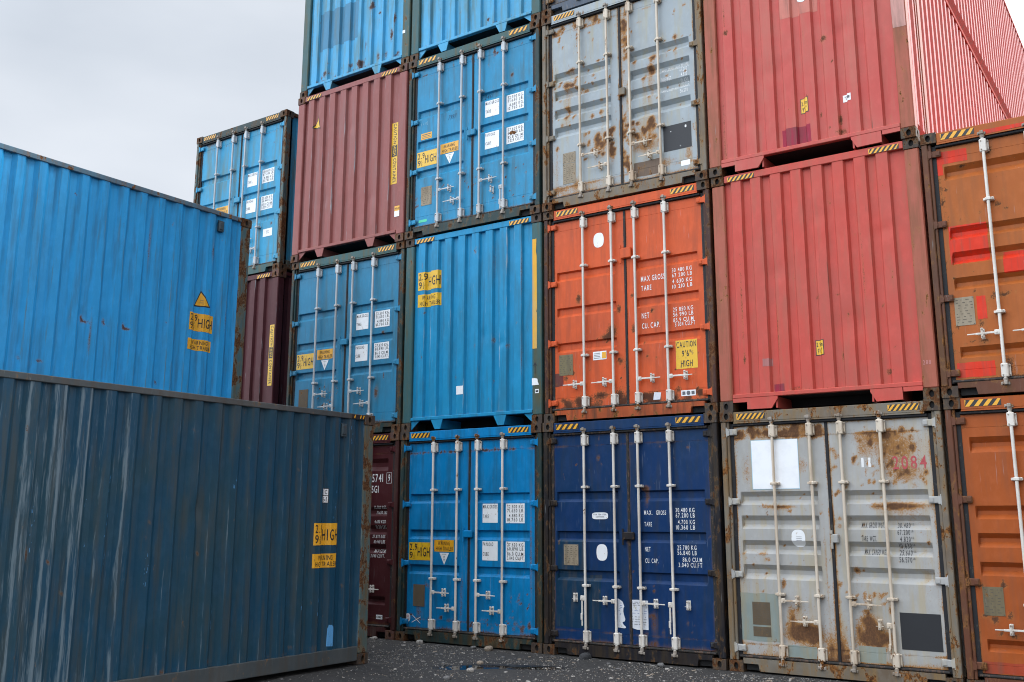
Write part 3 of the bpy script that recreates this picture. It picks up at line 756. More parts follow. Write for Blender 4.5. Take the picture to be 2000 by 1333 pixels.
r, s, ds = door_container('shipping_container', 'sky-blue doors with a rusty hole in a weight label, between two ribbed blue ends', at(0, 2), P_B3, F_BLUE, G3, handles=HB3, seed=3, barm=M_BARS, headm=F_TEAL, hz=4,
    spots=[(1.98, 2.17, .022, .03, 1.2, .1), (1.66, 2.62, .025, .05, .9, .15), (1.99, 1.20, .02, .03, 1.1), (1.80, .97, .02, .03, 1), (1.08, 1.92, .03, .02, .8), (2.05, 1.17, .02, .04, .8, .1), (.13, 2.0, .01, .5, .5), (1.15, .8, .03, .3, .4)]
    +scatter(60, .2, .25, 2.25, .75, .006, .018, 1.0, 21)+scatter(25, .2, .8, 2.25, 2.6, .005, .014, .9, 22)+scatter(20, .2, 2.56, 2.2, 2.62, .01, .02, .7, 23))
blue_labels(s, ds, vals=(('32.500 KG.', '71.650 LB.', '4.880 KG.', '10.760 LB.'), ('27.620 KG.', '60.890 LB.', '85.8 CU.M.', '3.029 CU.FT.')), pm=M_PLQL)
decal('small_sticker', s, [(M_YELD, [rect(.28, 1.53, .49, 1.63)]), (M_INKG, [rect(.3, 1.60, .47, 1.612), rect(.3, 1.575, .46, 1.582), rect(.3, 1.55, .47, 1.557)])], ds[0])
decal('green_tag', s, [(flat('green_sticker', (.05, .55, .3), .5), [([(.27, .21), (.42, .21), (.43, .225), (.42, .25), (.28, .25), (.265, .23)], [tuple(range(6))])])], ds[0], step=9)
M_CHK = flat('dark_blue_chalk', (.01, .08, .16), .7); M_CHW = flat('pale_chalk', (.16, .36, .5), .7)
decal('chalk_scribble', s, [(M_CHK, text('2461', 1.46, 1.91, .075, .6, slant=.3))], ds[1]); decal('chalk_scribble', s, [(M_CHK, text('7997', .80, 1.74, .07, .6, slant=.3))], ds[0])
decal('chalk_scribble', s, [(M_CHW, text('4 4 05', .27, 1.76, .05, .6))], ds[0])
decal('rust_hole', s, [(paint('rust_plate', (.16, .06, .02), (.06, .025, .012), chip=1), [([(1.93, 1.27), (1.96, 1.235), (1.99, 1.25), (2.02, 1.23), (2.06, 1.26), (2.03, 1.28), (1.99, 1.30), (1.95, 1.29)], [tuple(range(8))])])], ds[1], off=.006, step=9)
end_container('shipping_container', 'light blue ribbed container end topmost in the second blue stack, left of the slate-grey one', at(0, 3), P_A4, F_TEAL, seed=4,
    spots=[(1.5, .29, .03, .03, 1, .1), (1.62, .22, .02, .02, .8)]+scatter(16, .3, .2, 2.2, 1.2, .006, .016, .9, 31))

# ------------------------------------------------------------------ column A
GAsp = door_container('shipping_container', 'dark oxblood container with white door markings, mostly hidden behind the slate-blue one', at(-1, 0), P_MAR1, F_MAR, GA, seed=5, spots=(), depth=.04, box=None, castm=M_CASTP,
    handles=(('r', .67, .82), ('l', .47, .875), ('r', .667, 1.57), ('r', .667, 1.975)), headm=P_MAR1, seams=(2.6, .27))
r, s, ds = GAsp
L = [text('655741', 2.165, 2.19, .115, .62, 'r'), text('9', 2.285, 2.195, .10, .62, 'c'), text('45G1', 2.085, 2.035, .10, .62, 'r')]
L[1] = L[1]+[rect(2.235, 2.165, 2.24, 2.32), rect(2.33, 2.165, 2.335, 2.32), rect(2.24, 2.165, 2.33, 2.17), rect(2.24, 2.315, 2.33, 2.32)]
for t, z in (('32.500 KGS', 1.80), ('71.650 LBS', 1.725), ('4.630 KGS', 1.595), ('10.210 LBS', 1.52), ('27.870 KGS', 1.385), ('61.440 LBS', 1.31), ('86.0 CU.M.', 1.18), ('3.040 CU.FT.', 1.11)):
    L += [text(t, 2.235, z, .045, .62, 'r', slant=.15)]
letters(s, M_WINK, L, ds[1])
decal('maker_sticker', s, [(M_WHT, [rect(2.105, .255, 2.225, .315)]), (M_INK, text('CIMC', 2.165, .27, .03, .9, 'c', w=.1))], ds[1], step=9)
r, s, ds = door_container('shipping_container', 'faded blue doors with galvanised bars, directly below the dusty maroon ribbed end', at(-1, 1), P_A2, F_BLUE, G3, seed=6, barm=M_BARS, headm=F_TEAL,
    spots=[(1.88, 1.80, .012, .12, 1.0, .15), (2.06, 1.52, .03, .025, 1.1, .15), (2.14, 1.25, .012, .1, 1.0), (2.1, .85, .01, .05, .9), (1.95, .62, .04, .08, .8, .2), (.35, 1.35, .015, .02, .8)]+scatter(30, .7, .4, 1.2, .8, .006, .016, 1, 41)+scatter(14, .2, .8, 2.2, 2.6, .005, .014, .9, 42))
blue_labels(s, ds, dx=.01)
r, s = end_container('shipping_container', 'dusty maroon ribbed container end with warning triangle and vertical caution strip', at(-1, 2), P_MAR, P_MAR, castm=M_CASTP, seed=7,
    spots=scatter(10, .3, .3, 2.1, 2.6, .005, .01, .8, 51), railm=P_MAR, hz=5, dents=((1.2, 2.1, .08, .01), (.7, 1.0, .12, .01), (1.7, .8, .1, .01)))
wl = wall_of(r)
decal('triangle_sticker', s, [(M_INK, [([(.49, 2.50), (.352, 2.285), (.555, 2.235)], [(0, 1, 2)])]), (M_YEL, [([(.488, 2.47), (.378, 2.298), (.538, 2.257)], [(0, 1, 2)])]), (M_INKG, text('SUPER', .475, 2.34, .014, .6, 'c')+text('HEAVY', .475, 2.31, .014, .6, 'c'))], wl)
sg = []
for t, z, m in (('CAUTION', 1.955, 0), ('CONTAINER', 1.38, 0)): sg += text(t, 2.148, z, .062, .6, rot=1, w=.33 if t[1] == 'A' else .40)
PO = Front(.012, lambda u, v: .0)
decal('caution_strip', s, [(M_YEL, [rect(2.115, .96, 2.235, 1.97)]), (M_INK, sg+[rect(2.125, 1.41, 2.225, 1.60)]), (M_YEL, text('HIGH', 2.148, 1.59, .06, .6, rot=1, w=.16))], wl)
decal('paper_tag', PF, [(M_YELD, [rect(2.25, .49, 2.35, .57)]), (M_WHT, [rect(2.25, .40, 2.35, .49)]), (M_INK, text('HOLD', 2.30, .515, .03, .6, 'c', w=.08))], post_of(r), step=9)
r, s = end_container('shipping_container', 'pale blue ribbed container end streaked with rust, above the dusty maroon ribbed end', at(-1, 3), P_A4, F_TEAL, seed=8,
    spots=[(.68, 1.22, .03, .09, 1.2, .25), (.74, .95, .025, .07, 1.1, .2), (.62, 1.15, .02, .03, .8), (1.58, 1.24, .05, .03, 1.1, .3), (1.6, 1.3, .02, .05, 1), (1.78, 1.08, .025, .025, 1.1, .3), (1.47, .60, .03, .07, 1.1, .15), (2.05, .62, .03, .1, 1.0, .15), (2.1, .9, .015, .1, .9, .2), (1.36, .31, .06, .05, 1.1), (.86, 1.13, .02, .04, .9, .1), (1.0, 1.0, .03, .02, .7, .1), (.98, 1.08, .015, .02, .9), (.4, 1.33, .02, .02, .9, .1), (.2, 1.0, .01, .5, .5), (1.9, .3, .05, .05, .5)]+scatter(30, .25, .18, 2.2, .35, .015, .04, .7, 61)+scatter(14, .3, .2, 2.2, 2.6, .006, .014, .9, 62))
patch(s, wall_of(r), .39, .78, 1.30, 1.47, paint('paint_dull_blue_patch', (.05, .20, .33), (.05, .18, .28), chip=.14, da=.4, dirt=(.1, .13, .1)))
decal('paper_tag', PF, [(M_WHT, [rect(2.29, .55, 2.345, .60)])], post_of(r), step=9)

# ------------------------------------------------------------------ column C
HC1 = (('d', .70, .46), ('l', .68, .88), ('r', .675, 1.57), ('d', .675, 1.99))
r, s, ds = door_container('shipping_container', 'navy blue container on the ground with a torn paper notice across its doors', at(1, 0), P_NAVY, F_NAVY, G3, handles=HC1, seed=9, headm=P_NAVY, hingem=F_NAVY, gask=M_RUBR, sillm=F_NAVY,
    spots=[(1.49, 2.03, .05, .03, 1.1, .2), (1.5, 1.9, .03, .1, .5), (.83, 2.42, .018, .03, 1.0), (1.57, .82, .02, .02, .9), (1.56, .45, .04, .15, .5, .2)]+scatter(16, .2, .3, 2.25, 2.6, .005, .012, .9, 71)+scatter(16, 1.4, .2, 2.2, .6, .01, .03, .5, 72), hz=4)
patch(s, ds[0], .19, .34, .84, .98, P_NAVY2); patch(s, ds[0], .22, .985, .62, 1.40, P_NAVY2)
decal('round_sticker', s, [(M_WHT, [oval(.865, 1.255, .078, .10)])], ds[0], step=.05)
decal('steel_badge', s, [(M_WHT, [oval(.845, 1.70, .115, .042, p=4)]), (M_INK, text('COR TEN STEEL', .845, 1.708, .018, .7, 'c', w=.19)+text('CONTAINER', .845, 1.68, .016, .7, 'c', w=.12))], ds[0], step=9)
plaque(ds, s, .31, 1.09, .525, 1.345, M_PLQL)
h = .052
L = [text('MAX.', 1.462, 1.712, h, w=.11), text('GROSS', 1.625, 1.712, h, w=.13), text('TARE', 1.462, 1.575, h, w=.10), text('NET', 1.462, 1.28, h, w=.075), text('CU. CAP.', 1.462, 1.145, h, w=.175)]
for t, z, x in (('30.480 KG', 1.742, 2.125), ('67.200 LB', 1.68, 2.125), ('4.700 KG', 1.603, 2.125), ('10.360 LB', 1.54, 2.125), ('25.780 KG', 1.308, 2.135), ('56.840 LB', 1.247, 2.135), ('86.0 CU.M', 1.17, 2.20), ('3.040 CU.FT', 1.108, 2.20)):
    L += [text(t, x, z, .05, .6, 'r', w=.0272*len(t))]
letters(s, M_WINK, L, ds[1])
rp_ = random.Random(5)
def marks(x0, z0, x1, z1, n):
    o = []; z = z1-.02
    while z > z0+.01:
        x = x0+rp_.uniform(.005, .03)
        while x < x1-.03: q = rp_.uniform(.01, .05); o.append(rect(x, z, min(x+q, x1-.008), z+.005)); x += q+rp_.uniform(.005, .03)
        z -= rp_.uniform(.015, .03)
    return o
M_PAP = flat('paper', (.66, .68, .72), .6, .1, (.45, .42, .3))
decal('paper_notice', s, [(M_PAP, [([(1.075, .375), (1.17, .37), (1.185, .385), (1.15, .41), (1.135, .44), (1.165, .45), (1.175, .475), (1.16, .52), (1.15, .56), (1.15, .60), (1.165, .625), (1.14, .68), (1.11, .70), (1.075, .715)], [tuple(range(14))])]), (M_BLU, marks(1.08, .50, 1.14, .68, 4))], ds[0], off=.004, step=.05)
decal('paper_notice', s, [(M_PAP, [([(1.2395, .37), (1.262, .385), (1.285, .375), (1.33, .365), (1.38, .362), (1.43, .37), (1.485, .368), (1.485, .705), (1.35, .71), (1.2395, .705)], [tuple(range(10))])]), (M_BLU, marks(1.245, .54, 1.475, .60, 3)), (M_INKG, marks(1.245, .40, 1.475, .53, 3)+marks(1.26, .62, 1.47, .70, 3))], ds[1], off=.004, step=.05)
HC2 = (('l', .48, .46), ('l', .48, .90), ('r', .48, 1.58), ('r', .48, 2.03))
r, s, ds = door_container('shipping_container', 'bright orange container with white weight lettering and yellow caution sign, above the navy one', at(1, 1), P_ORG, F_ORG, G3, handles=HC2, seed=10, headm=P_ORG, hingem=P_ORG, sillm=F_ORGS, box=(1.325, 2.065, 1.145, 2.205),
    spots=[(.545, 1.61, .035, .065, 1.2), (1.04, 1.12, .07, .1, 1.1), (.95, 1.05, .09, .04, 1.0), (1.15, 1.4, .035, .06, 1.0), (1.16, .72, .05, .05, .8), (1.345, 1.55, .025, .03, .9), (1.355, 1.12, .03, .07, .9), (1.62, 1.33, .03, .03, .9, .05), (1.69, 1.17, .03, .03, .8), (.34, .56, .04, .04, 1.0), (.45, .62, .03, .05, .9), (1.54, .75, .02, .02, 1), (1.66, .72, .015, .015, 1), (.86, .30, .10, .05, 1.1), (.30, .27, .05, .03, .9), (.52, .25, .06, .06, .9), (.65, .24, .09, .07, 1.1), (1.1, .28, .09, .06, .9), (1.5, .26, .08, .04, .8), (2.22, .25, .06, .05, 1.1), (1.95, .3, .05, .04, .7), (1.15, .25, .05, .2, .5)]+scatter(30, .2, .2, 2.25, 1.2, .005, .014, 1, 81)+scatter(25, .18, .19, 2.28, .24, .02, .05, .7, 82))
patch(s, ds[0], .16, .46, .30, .63, paint('paint_brown_patch', (.14, .03, .025), (.12, .03, .02), chip=.2))
decal('round_sticker', s, [(M_WHT, [oval(.865, 2.365, .078, .10)])], ds[0], step=9)
plaque(ds, s, .24, .60, .45, .875, paint('plaque_olive', (.18, .15, .08), (.22, .18, .11), chip=.25))
decal('small_sticker', s, [(M_WHT, [rect(.755, .765, .955, .875)]), (M_INKG, [rect(.77, z, .86, z+.006) for z in (.785, .805, .825, .845)]), (M_YELD, [rect(.89, .78, .95, .86)])], ds[0])
decal('small_sticker', s, [(M_PAP, [([(1.605, .185+.01), (1.70, .195), (1.715, .28), (1.62, .29)], [(0, 1, 2, 3)])])], ds[1], step=9)
decal('small_sticker', s, [(M_WHT, [rect(1.985, .215, 2.175, .285)]), (M_INKG, [oval(2.08, .25, .025, .025), rect(2.0, .23, 2.04, .27), rect(2.12, .23, 2.16, .27)])], ds[1], step=9)
decal('caution_sign', s, [(M_YEL, [rect(1.93, .55, 2.215, .905)]), (M_INK, text('CAUTION', 2.072, .815, .07, .6, 'c', w=.26)+text("9'6\"", 2.072, .70, .075, .6, 'c', w=.12)+text('HIGH', 2.072, .575, .078, .6, 'c', w=.155))], ds[1])
L = [text('MAX GROSS', 1.475, 1.715, .068, w=.335), text('TARE', 1.475, 1.595, .066, w=.145), text('NET', 1.475, 1.235, .07, w=.105), text('CU. CAP.', 1.475, 1.105, .068, w=.25)]
for t, z, x in (('30 480 KG', 1.778, 2.18), ('67 200 LB', 1.712, 2.18), ('4 630 KG', 1.635, 2.18), ('10 210 LB', 1.568, 2.18), ('25 850 KG', 1.275, 2.18), ('56 990 LB', 1.21, 2.18), ('85.9 CU.M', 1.14, 2.18), ('3 034 CU.FT', 1.085, 2.20)):
    L += [text(t, x, z, .05, .6, 'r', w=.27)]
letters(s, M_WINK, L, ds[1])
HC3 = (('r', .69, .84), ('l', .49, .91), ('r', .685, 1.58), ('l', .49, 1.64))
rust3 = [(.41, 1.76, .05, .035, 1.2, .25), (.50, 1.74, .04, .03, 1.1), (.50, 1.98, .045, .02, 1.1, .15), (.42, 1.95, .04, .02, .6), (1.70, 1.66, .04, .06, 1.2, .4), (1.74, 1.83, .05, .04, 1.2, .2), (1.60, 1.57, .03, .03, 1.1, .4), (1.47, 1.83, .03, .03, 1.1, .3), (2.07, 2.02, .03, .03, 1.2, .35), (2.05, 1.86, .02, .03, 1, .1), (1.93, 2.0, .012, .02, .9, .2), (.92, 2.0, .03, .015, 1, .3), (.40, 1.3, .035, .03, 1.2, .3), (.42, 1.42, .03, .02, 1), (.5, 1.25, .015, .015, .9, .1),
    (.25, .86, .025, .03, 1.0, .3), (.70, 1.62, .05, .03, .9), (.82, 1.7, .02, .02, 1, .1)]
rust3 += [(.45, 1.6, .15, .35, .22), (.9, .8, .25, .25, .3), (1.62, .8, .25, .25, .3), (1.7, 1.5, .15, .4, .2), (1.32, 1.5, .06, .9, .28), (.7, .25, .5, .06, .35), (.7, 2.6, .5, .08, .25), (.25, .5, .08, .4, .25), (2.25, .6, .05, .6, .2)]
rust3 += scatter(40, .2, 1.3, 2.25, 2.6, .008, .02, 1.1, 97, 1.3, .14)+scatter(14, .25, 1.1, 1.1, 2.0, .015, .028, 1.15, 98, 1.2, .2)
rust3 += scatter(34, .68, .55, 1.15, 1.0, .015, .035, 1.2, 91, 1.3, .15)+scatter(30, 1.42, .65, 1.82, 1.0, .012, .035, 1.15, 92, 1.3, .12)+scatter(60, .2, 1.0, 2.3, 2.0, .005, .015, 1, 93, 1.3, .08)+scatter(22, 1.3, 1.9, 1.4, 2.6, .01, .035, .9, 94)+scatter(24, .2, 2.54, 1.15, 2.68, .012, .035, .85, 95)+scatter(30, 1.25, .3, 1.4, 1.3, .012, .04, .8, 96)+[(1.6, .6, .2, .08, .5), (1.75, .32, .3, .07, .65), (.3, .25, .15, .05, .5), (.55, .3, .05, .1, .5), (2.2, .4, .05, .15, .4), (1.33, 2.35, .04, .12, .8)]
r, s, ds = door_container('shipping_container', 'grey-blue container with rust-blotched doors and white lettering, above the bright orange one', at(1, 2), P_GRY3, F_GRY, G4, handles=HC3, seed=11, barm=M_BARC, spots=rust3, headm=P_GRY3, hingem=F_GRY, sillm=F_GRY, depth=.052, box=(1.31, 1.41, 1.19, 1.52), hz=6, edge=1.3)
plaque(ds, s, .34, .61, .545, .765, M_PLQL, 6); plaque(ds, s, .34, .32, .545, .605, M_PLQL)
patch(s, ds[1], 1.42, .20, 1.80, .40, paint('paint_brown_rust_patch', (.15, .10, .07), (.12, .08, .055), chip=.5))
decal('black_panel_sticker', s, [(M_BLK, [rect(1.865, .46, 2.255, .805)]), (M_WHT, [oval(2.18, .75, .012, .018), oval(1.97, .72, .008, .005), oval(2.1, .50, .006, .006)])], ds[1])
decal('blank_sticker', s, [(M_WHT, [rect(2.10, .225, 2.225, .295)])], ds[1], step=9)
def grey_letters(s, ds, ink, dx=0):
    L = [text('MAX. GROSS WGT.', 1.55+dx, 1.575, .055, w=.24), text('TARE  WGT.', 1.55+dx, 1.435, .055, w=.155), text('MAX. CARGO WGT.', 1.565+dx, 1.295, .055, w=.24)]
    for t, z in (('30.480', 1.575), ('67.200', 1.505), ('4.820', 1.435), ('10.630', 1.365), ('25.660', 1.295), ('56.570', 1.225)):
        L += [text(t, 2.05+dx, z, .052, .6, 'r', w=.021*len(t)), text('KG.' if t in ('30.480', '4.820', '25.660') else 'LB.', 2.06+dx, z+.027, .022, .6, w=.03)]
    letters(s, ink, L, ds[1])
L = [text('MAX. GROSS WGT.', 1.855, 1.565, .055, w=.26), text('TARE WGT.', 1.855, 1.425, .055, w=.15), text('MAX. CARGO WGT.', 1.865, 1.275, .055, w=.23)]
for t, z in (('30.480', 1.585), ('67.200', 1.51), ('4.820', 1.44), ('10.630', 1.365), ('25.660', 1.29), ('56.570', 1.215)):
    L += [text(t, 2.225, z, .05, .6, 'r', w=.017*len(t))]
letters(s, M_WINK, L, ds[1])
r, s, ds = door_container('shipping_container', 'slate-grey container whose sill shows above the rust-blotched grey one', at(1, 3), P_C4, F_NAVY, G3, seed=12, sillm=P_C4, hingem=F_GRY, headm=P_C4)

# ------------------------------------------------------------------ column D
HD1 = (('r', .785, .80), ('l', .575, .88), ('r', .785, 1.57), ('d', .585, 1.67))
rust1 = [(1.95, 2.42, .22, .13, .62), (1.75, 2.55, .2, .06, .6), (2.05, 2.15, .18, .1, .6), (1.62, 2.42, .06, .1, .5), (2.0, 1.805, .22, .03, 1.0, .12), (1.9, 1.80, .08, .025, 1.1), (1.72, 1.8, .06, .03, .6), (.68, 1.80, .16, .02, .95, .06), (.5, 1.81, .06, .02, .5),
    (.86, .50, .15, .05, .9), (.86, .42, .18, .07, 1.2), (.75, .60, .04, .12, .8), (.98, .42, .06, .1, 1.0), (1.56, .62, .07, .05, 1.2), (1.60, .50, .09, .10, 1.2), (1.55, .42, .12, .06, 1.0), (1.74, .45, .06, .07, .9, .15), (1.66, .36, .03, .08, 1.0), (1.46, .52, .03, .05, .8), (1.47, 1.135, .03, .03, 1.2, .3), (1.54, 1.13, .02, .015, 1.0), (.67, .97, .02, .05, 1.1, .1), (1.81, .75, .02, .05, 1.0),
    (.45, 1.28, .06, .02, .7), (.50, 1.22, .04, .02, .8), (.30, 2.2, .05, .2, .45), (.95, 2.25, .06, .1, .5), (1.16, .30, .05, .1, .8), (1.28, .30, .05, .15, .75), (1.15, 1.2, .012, .5, .5), (.15, 1.6, .01, .8, .6), (1.255, 1.5, .012, .6, .6), (.22, .66, .02, .08, .6), (.52, .66, .02, .06, .7), (1.16, 2.62, .05, .06, .8)]
rust1 += [(1.95, 2.35, .32, .26, .30), (.7, 2.62, .5, .07, .3), (1.6, .5, .2, .25, .3), (.86, .55, .22, .3, .28), (2.2, 1.2, .1, .6, .16), (.3, 1.1, .15, .5, .14), (1.95, 1.75, .3, .12, .25), (.5, .25, .4, .06, .25), (1.22, .4, .12, .3, .3), (.17, 2.3, .03, .4, .3)]
rust1 += scatter(60, .18, 2.58, 1.18, 2.70, .015, .04, .8, 101)+scatter(50, 1.5, 2.0, 2.28, 2.62, .01, .022, .9, 102)+scatter(70, .2, .3, 2.25, 2.3, .005, .013, 1.0, 103, 1.3, .06)+scatter(20, 1.25, .2, 1.35, 2.6, .01, .03, .9, 104)+scatter(20, 1.4, .68, 1.8, .9, .008, .02, 1, 105)
r, s, ds = door_container('shipping_container', 'weathered light grey container on the ground, rust-stained doors with large blank white square', at(2, 0), P_GRY, F_GRY, G4, handles=HD1, seed=13, barm=M_BARC, spots=rust1, headm=F_GRY, hingem=P_GRY, sillm=F_GRY, depth=.052, box=(1.295, 1.41, 1.195, 1.505), hz=6, edge=1.3, labels=(None, 'grey door with faded red digits 2084 and a black square'))
patch(s, ds[0], .16, .335, .60, .85, P_GRYD); patch(s, ds[0], .68, .19, 1.0, .315, P_GRYD); patch(s, ds[1], 1.45, .2, 1.72, .36, P_GRYD)

decal('blank_sticker', s, [(flat('blue_halo_paint', (.35, .62, .75), .5), [rect(.362, 1.995, .912, 2.552)]), (flat('bright_white_paint', (.82, .83, .84), .45), [rect(.368, 2.0, .908, 2.548)])], ds[0])
decal('round_sticker', s, [(M_WHT, [oval(.862, 1.455, .078, .095)]), (M_INKG, [rect(.84, z, .90, z+.004) for z in (1.43, 1.45, 1.47)])], ds[0], step=.04)
plaque(ds, s, .295, .51, .50, .755, M_PLQ); plaque(ds, s, .295, .385, .50, .49, M_PLQ, 5)
decal('black_panel_sticker', s, [(M_BLK, [rect(1.885, .355, 2.285, .72)])], ds[1])
grey_letters(s, ds, M_INK)
letters(s, M_WINK, [text('11', 1.60, 2.215, .10, .6, w=.10)], ds[1]); letters(s, M_RINK, [text('2084', 1.925, 2.185, .135, .62, w=.345)], ds[1])
r, s = end_container('shipping_container', 'coral red ribbed container end with yellow 2.9m plate, above the rust-stained light grey doors', at(2, 1), P_D2, F_D, castm=M_CAST, seed=14, legs='plate', hz=6, dents=((.75, 1.6, .12, .012), (1.6, .9, .16, .014), (1.3, 2.2, .1, .010), (2.0, 1.9, .08, .012)),
    spots=[(1.95, .33, .03, .03, 1.1), (1.22, 1.24, .03, .03, .6), (1.45, 1.25, .03, .02, .6), (.32, 1.3, .008, .6, .6), (.74, .9, .008, .3, .6), (1.75, 1.5, .006, .5, .6), (.33, .6, .012, .06, .9), (.92, .22, .05, .02, .7), (1.55, 1.0, .01, .03, 1), (1.46, .55, .01, .05, .8), (1.2, 2.2, .006, .1, .6)]+scatter(16, .3, .3, 2.1, 2.5, .005, .012, 1, 111), scuffs=None)
wl = wall_of(r)
def plate29(s, wl, x0, z0, x1, z1):
    xm = (x0+x1)/2
    decal('height_sticker', s, [(M_INK, [rect(x0, z0, x1, z1)]), (M_YEL, [rect(x0+.008, z0+.008, x1-.008, z1-.008)]), (M_INK, text('2.9m', xm, z0+.10, .048, .6, 'c', w=.078)+text("9'6\"", xm, z0+.022, .055, .6, 'c', w=.06))], wl)
plate29(s, wl, 1.157, .575, 1.262, .75)
patch(s, wl, .655, .20, .785, .285, P_MAG, jag=.002)
patch(s, wl, .54, .50, .65, .59, paint('paint_dull_pink', (.42, .16, .15), chip=.1), jag=.004)
Q = Front(.0055, lambda u, v: 0)
decal('chalk_mark', Q, [(flat('chalk_pink', (.5, .2, .18), .6), text('288', 2.34, .37, .045, .7, 'c'))], post_of(r), step=9)
E45 = 13.716
def posts45(root, frame, side_mat, rust):
    # intermediate posts of a 45 ft box and the detailed long wall on the open (+x) side
    off = .66
    b = MB(); b.box(W-.05, .56, .20, W-.006, .60, H-.07); b.box(W-.06, .655, .12, W-.003, .80, H-.07, ch=.006)
    b.build('intermediate_post', frame, root)
    b = MB(); b.box(W-.06, E45-.80, .12, W-.003, E45-.655, H-.07, ch=.006); b.build('intermediate_post', frame, root)
for lev, lab, sd_, sp in ((2, 'faded red ribbed container end with pale pink repaint patches, above the coral red end', 15, [(.29, 1.87, .03, .03, 1, .1), (1.49, 1.45, .045, .035, .9, .1), (1.63, .25, .05, .03, .9), (1.25, 1.55, .008, .08, 1.1, .1), (1.30, 1.4, .008, .03, .9), (1.4, .52, .012, .03, 1, .1), (1.62, .40, .015, .06, 1.1, .1), (1.5, .32, .01, .02, 1), (.28, 2.1, .008, .2, .9), (.2, .5, .008, .8, .5)]+scatter(14, .3, .3, 2.1, 2.5, .005, .014, 1, 121)),
                          (3, 'faded red container with a long ribbed side, topmost at the right against the white sky', 16, scatter(14, .3, .3, 2.1, 2.5, .005, .014, 1, 122))):
    r, s = end_container('shipping_container', lab, at(2, lev), P_D3, F_D, castm=M_CAST, seed=sd_, legs='plate', dents=((.9, 1.2, .14, .012), (1.7, 1.5, .1, .012), (.5, .6, .1, .01)), spots=sp, L=E45, hz=6, x_detail=True)
    for o_ in r.children:
        if 'side_rail' in o_.name: o_.data.materials[0] = F_DRAIL
        if 'bottom_side_rail' in o_.name:          # the lower rail leans in under the wall
            for v_ in o_.data.vertices:
                if v_.co.z < .1 and v_.co.x > W/2: v_.co.x -= .075
                elif v_.co.z < .1: v_.co.x += .075
    wbs = wob(sd_+40, .004, .8)
    def fs(u, v): return .038*corr(u, .262, .33, .085, .045)+wbs(u, v)
    ss = Side(E45, W-.014, fs, corr_folds(.17, E45-.19, .262, .33, .085, .045))
    panel('side_wall', ss, .17, E45-.84, .19, H-.06, .09, P_D3, r)
    ss2 = Side(E45, W-.014, fs, corr_folds(E45-.53, E45-.19, .262, .33, .085, .045))
    panel('side_wall', ss2, E45-.53, E45-.17, .19, H-.06, .09, P_D3, r)
    posts45(r, F_D, P_D3, None)
    if lev == 2:
        wl = wall_of(r)
        plate29(s, wl, 1.165, .575, 1.272, .765)
        decal('small_sticker', s, [(M_WHT, [rect(1.665, .60, 1.765, .685)]), (M_INK, text('T', 1.685, .625, .04, .9)), (M_INKG, [rect(1.72, .63, 1.75, .66)])], wl)
        patch(s, wl, .93, .20, 1.28, .42, P_MAG, jag=.003)
        patch(s, wl, .985, 1.83, 1.44, 2.18, paint('paint_peach_patch', (.52, .17, .13), (.5, .18, .14), chip=.08), jag=.004)
        arc = [(1.27+.08*math.cos(t), 2.09+.11*math.sin(t)) for t in [math.radians(a) for a in range(185, 360, 15)]]
        inn = [(1.27+.045*math.cos(t), 2.10+.075*math.sin(t)) for t in [math.radians(a) for a in range(355, 180, -15)]]
        decal('lettering', s, [(M_WHT, [(arc+inn, [tuple(range(len(arc)+len(inn)))])])], wl, off=.004)
        pp = post_of(r); sq = Front(.0055, lambda u, v: 0)
        patch(sq, pp, 2.285, 1.33, 2.425, 2.7, P_PINK)

# ------------------------------------------------------------------ column E
HE = (('l', .64, .44), ('l', .64, .87), ('r', .64, 1.56), ('r', .64, 1.99))
re_ = [(.60, 1.03, .03, .04, 1.1), (.66, 1.02, .03, .02, 1), (.56, 1.0, .015, .015, 1), (.72, 1.03, .02, .02, 1), (.78, 1.03, .015, .015, 1), (.70, 1.98, .03, .03, 1.0), (.78, 1.93, .012, .012, 1), (.52, 1.92, .015, .015, 1), (.44, .74, .025, .04, 1.0), (.46, .55, .05, .02, .9), (.34, .56, .02, .02, .9), (.21, .73, .03, .02, 1.0), (.66, .3, .05, .08, .9), (.40, 2.47, .05, .015, .7), (.66, 2.6, .04, .06, .7, .1), (.17, 2.2, .01, .25, .5)]+scatter(30, .2, .2, 1.2, 2.6, .005, .014, 1.0, 131)+scatter(30, .15, .3, .22, 2.6, .008, .018, .7, 132)
def e_like(lev, label, pm, hm, seed, spots, hz_, handles):
    r, s, ds = door_container('shipping_container', label, at(3, lev), pm, F_E, GE, handles=handles, seed=seed, spots=spots, headm=hm, hingem=F_E, sillm=F_E, depth=.052, box=(1.31, 1.41, 1.19, 1.52), hz=4, seams=(2.585, .27))
    return r, s, ds
r, s, ds = e_like(0, 'rust-orange container with intact paint and brass plate, on the ground at the right edge', P_E1, P_E1, 17, re_[8:12]+[(.40, 1.05, .02, .03, .8, .1), (.30, .70, .04, .04, 1.0), (.2, 1.02, .03, .02, .9), (.41, 1.02, .03, .02, .9), (.36, .58, .015, .015, 1)]+scatter(14, .2, .2, 1.2, 2.6, .005, .012, 1, 141), 4, tuple((k, .61, h_) for k, z, h_ in HE))
plaque(ds, s, .21, .735, .40, 1.01, paint('plaque_brass', (.17, .14, .08), (.13, .10, .06), chip=.3)); patch(s, ds[0], .17, .19, .62, .30, paint('paint_reddish_patch', (.33, .05, .02), chip=.2))
r, s, ds = e_like(1, 'brown-orange container with bright red repaint patches, resting on the rust-orange container', P_E, P_E, 18, re_, 4, HE)
plaque(ds, s, .195, .735, .385, 1.035, M_PLQL)
lab = 'bright red repainted patch'
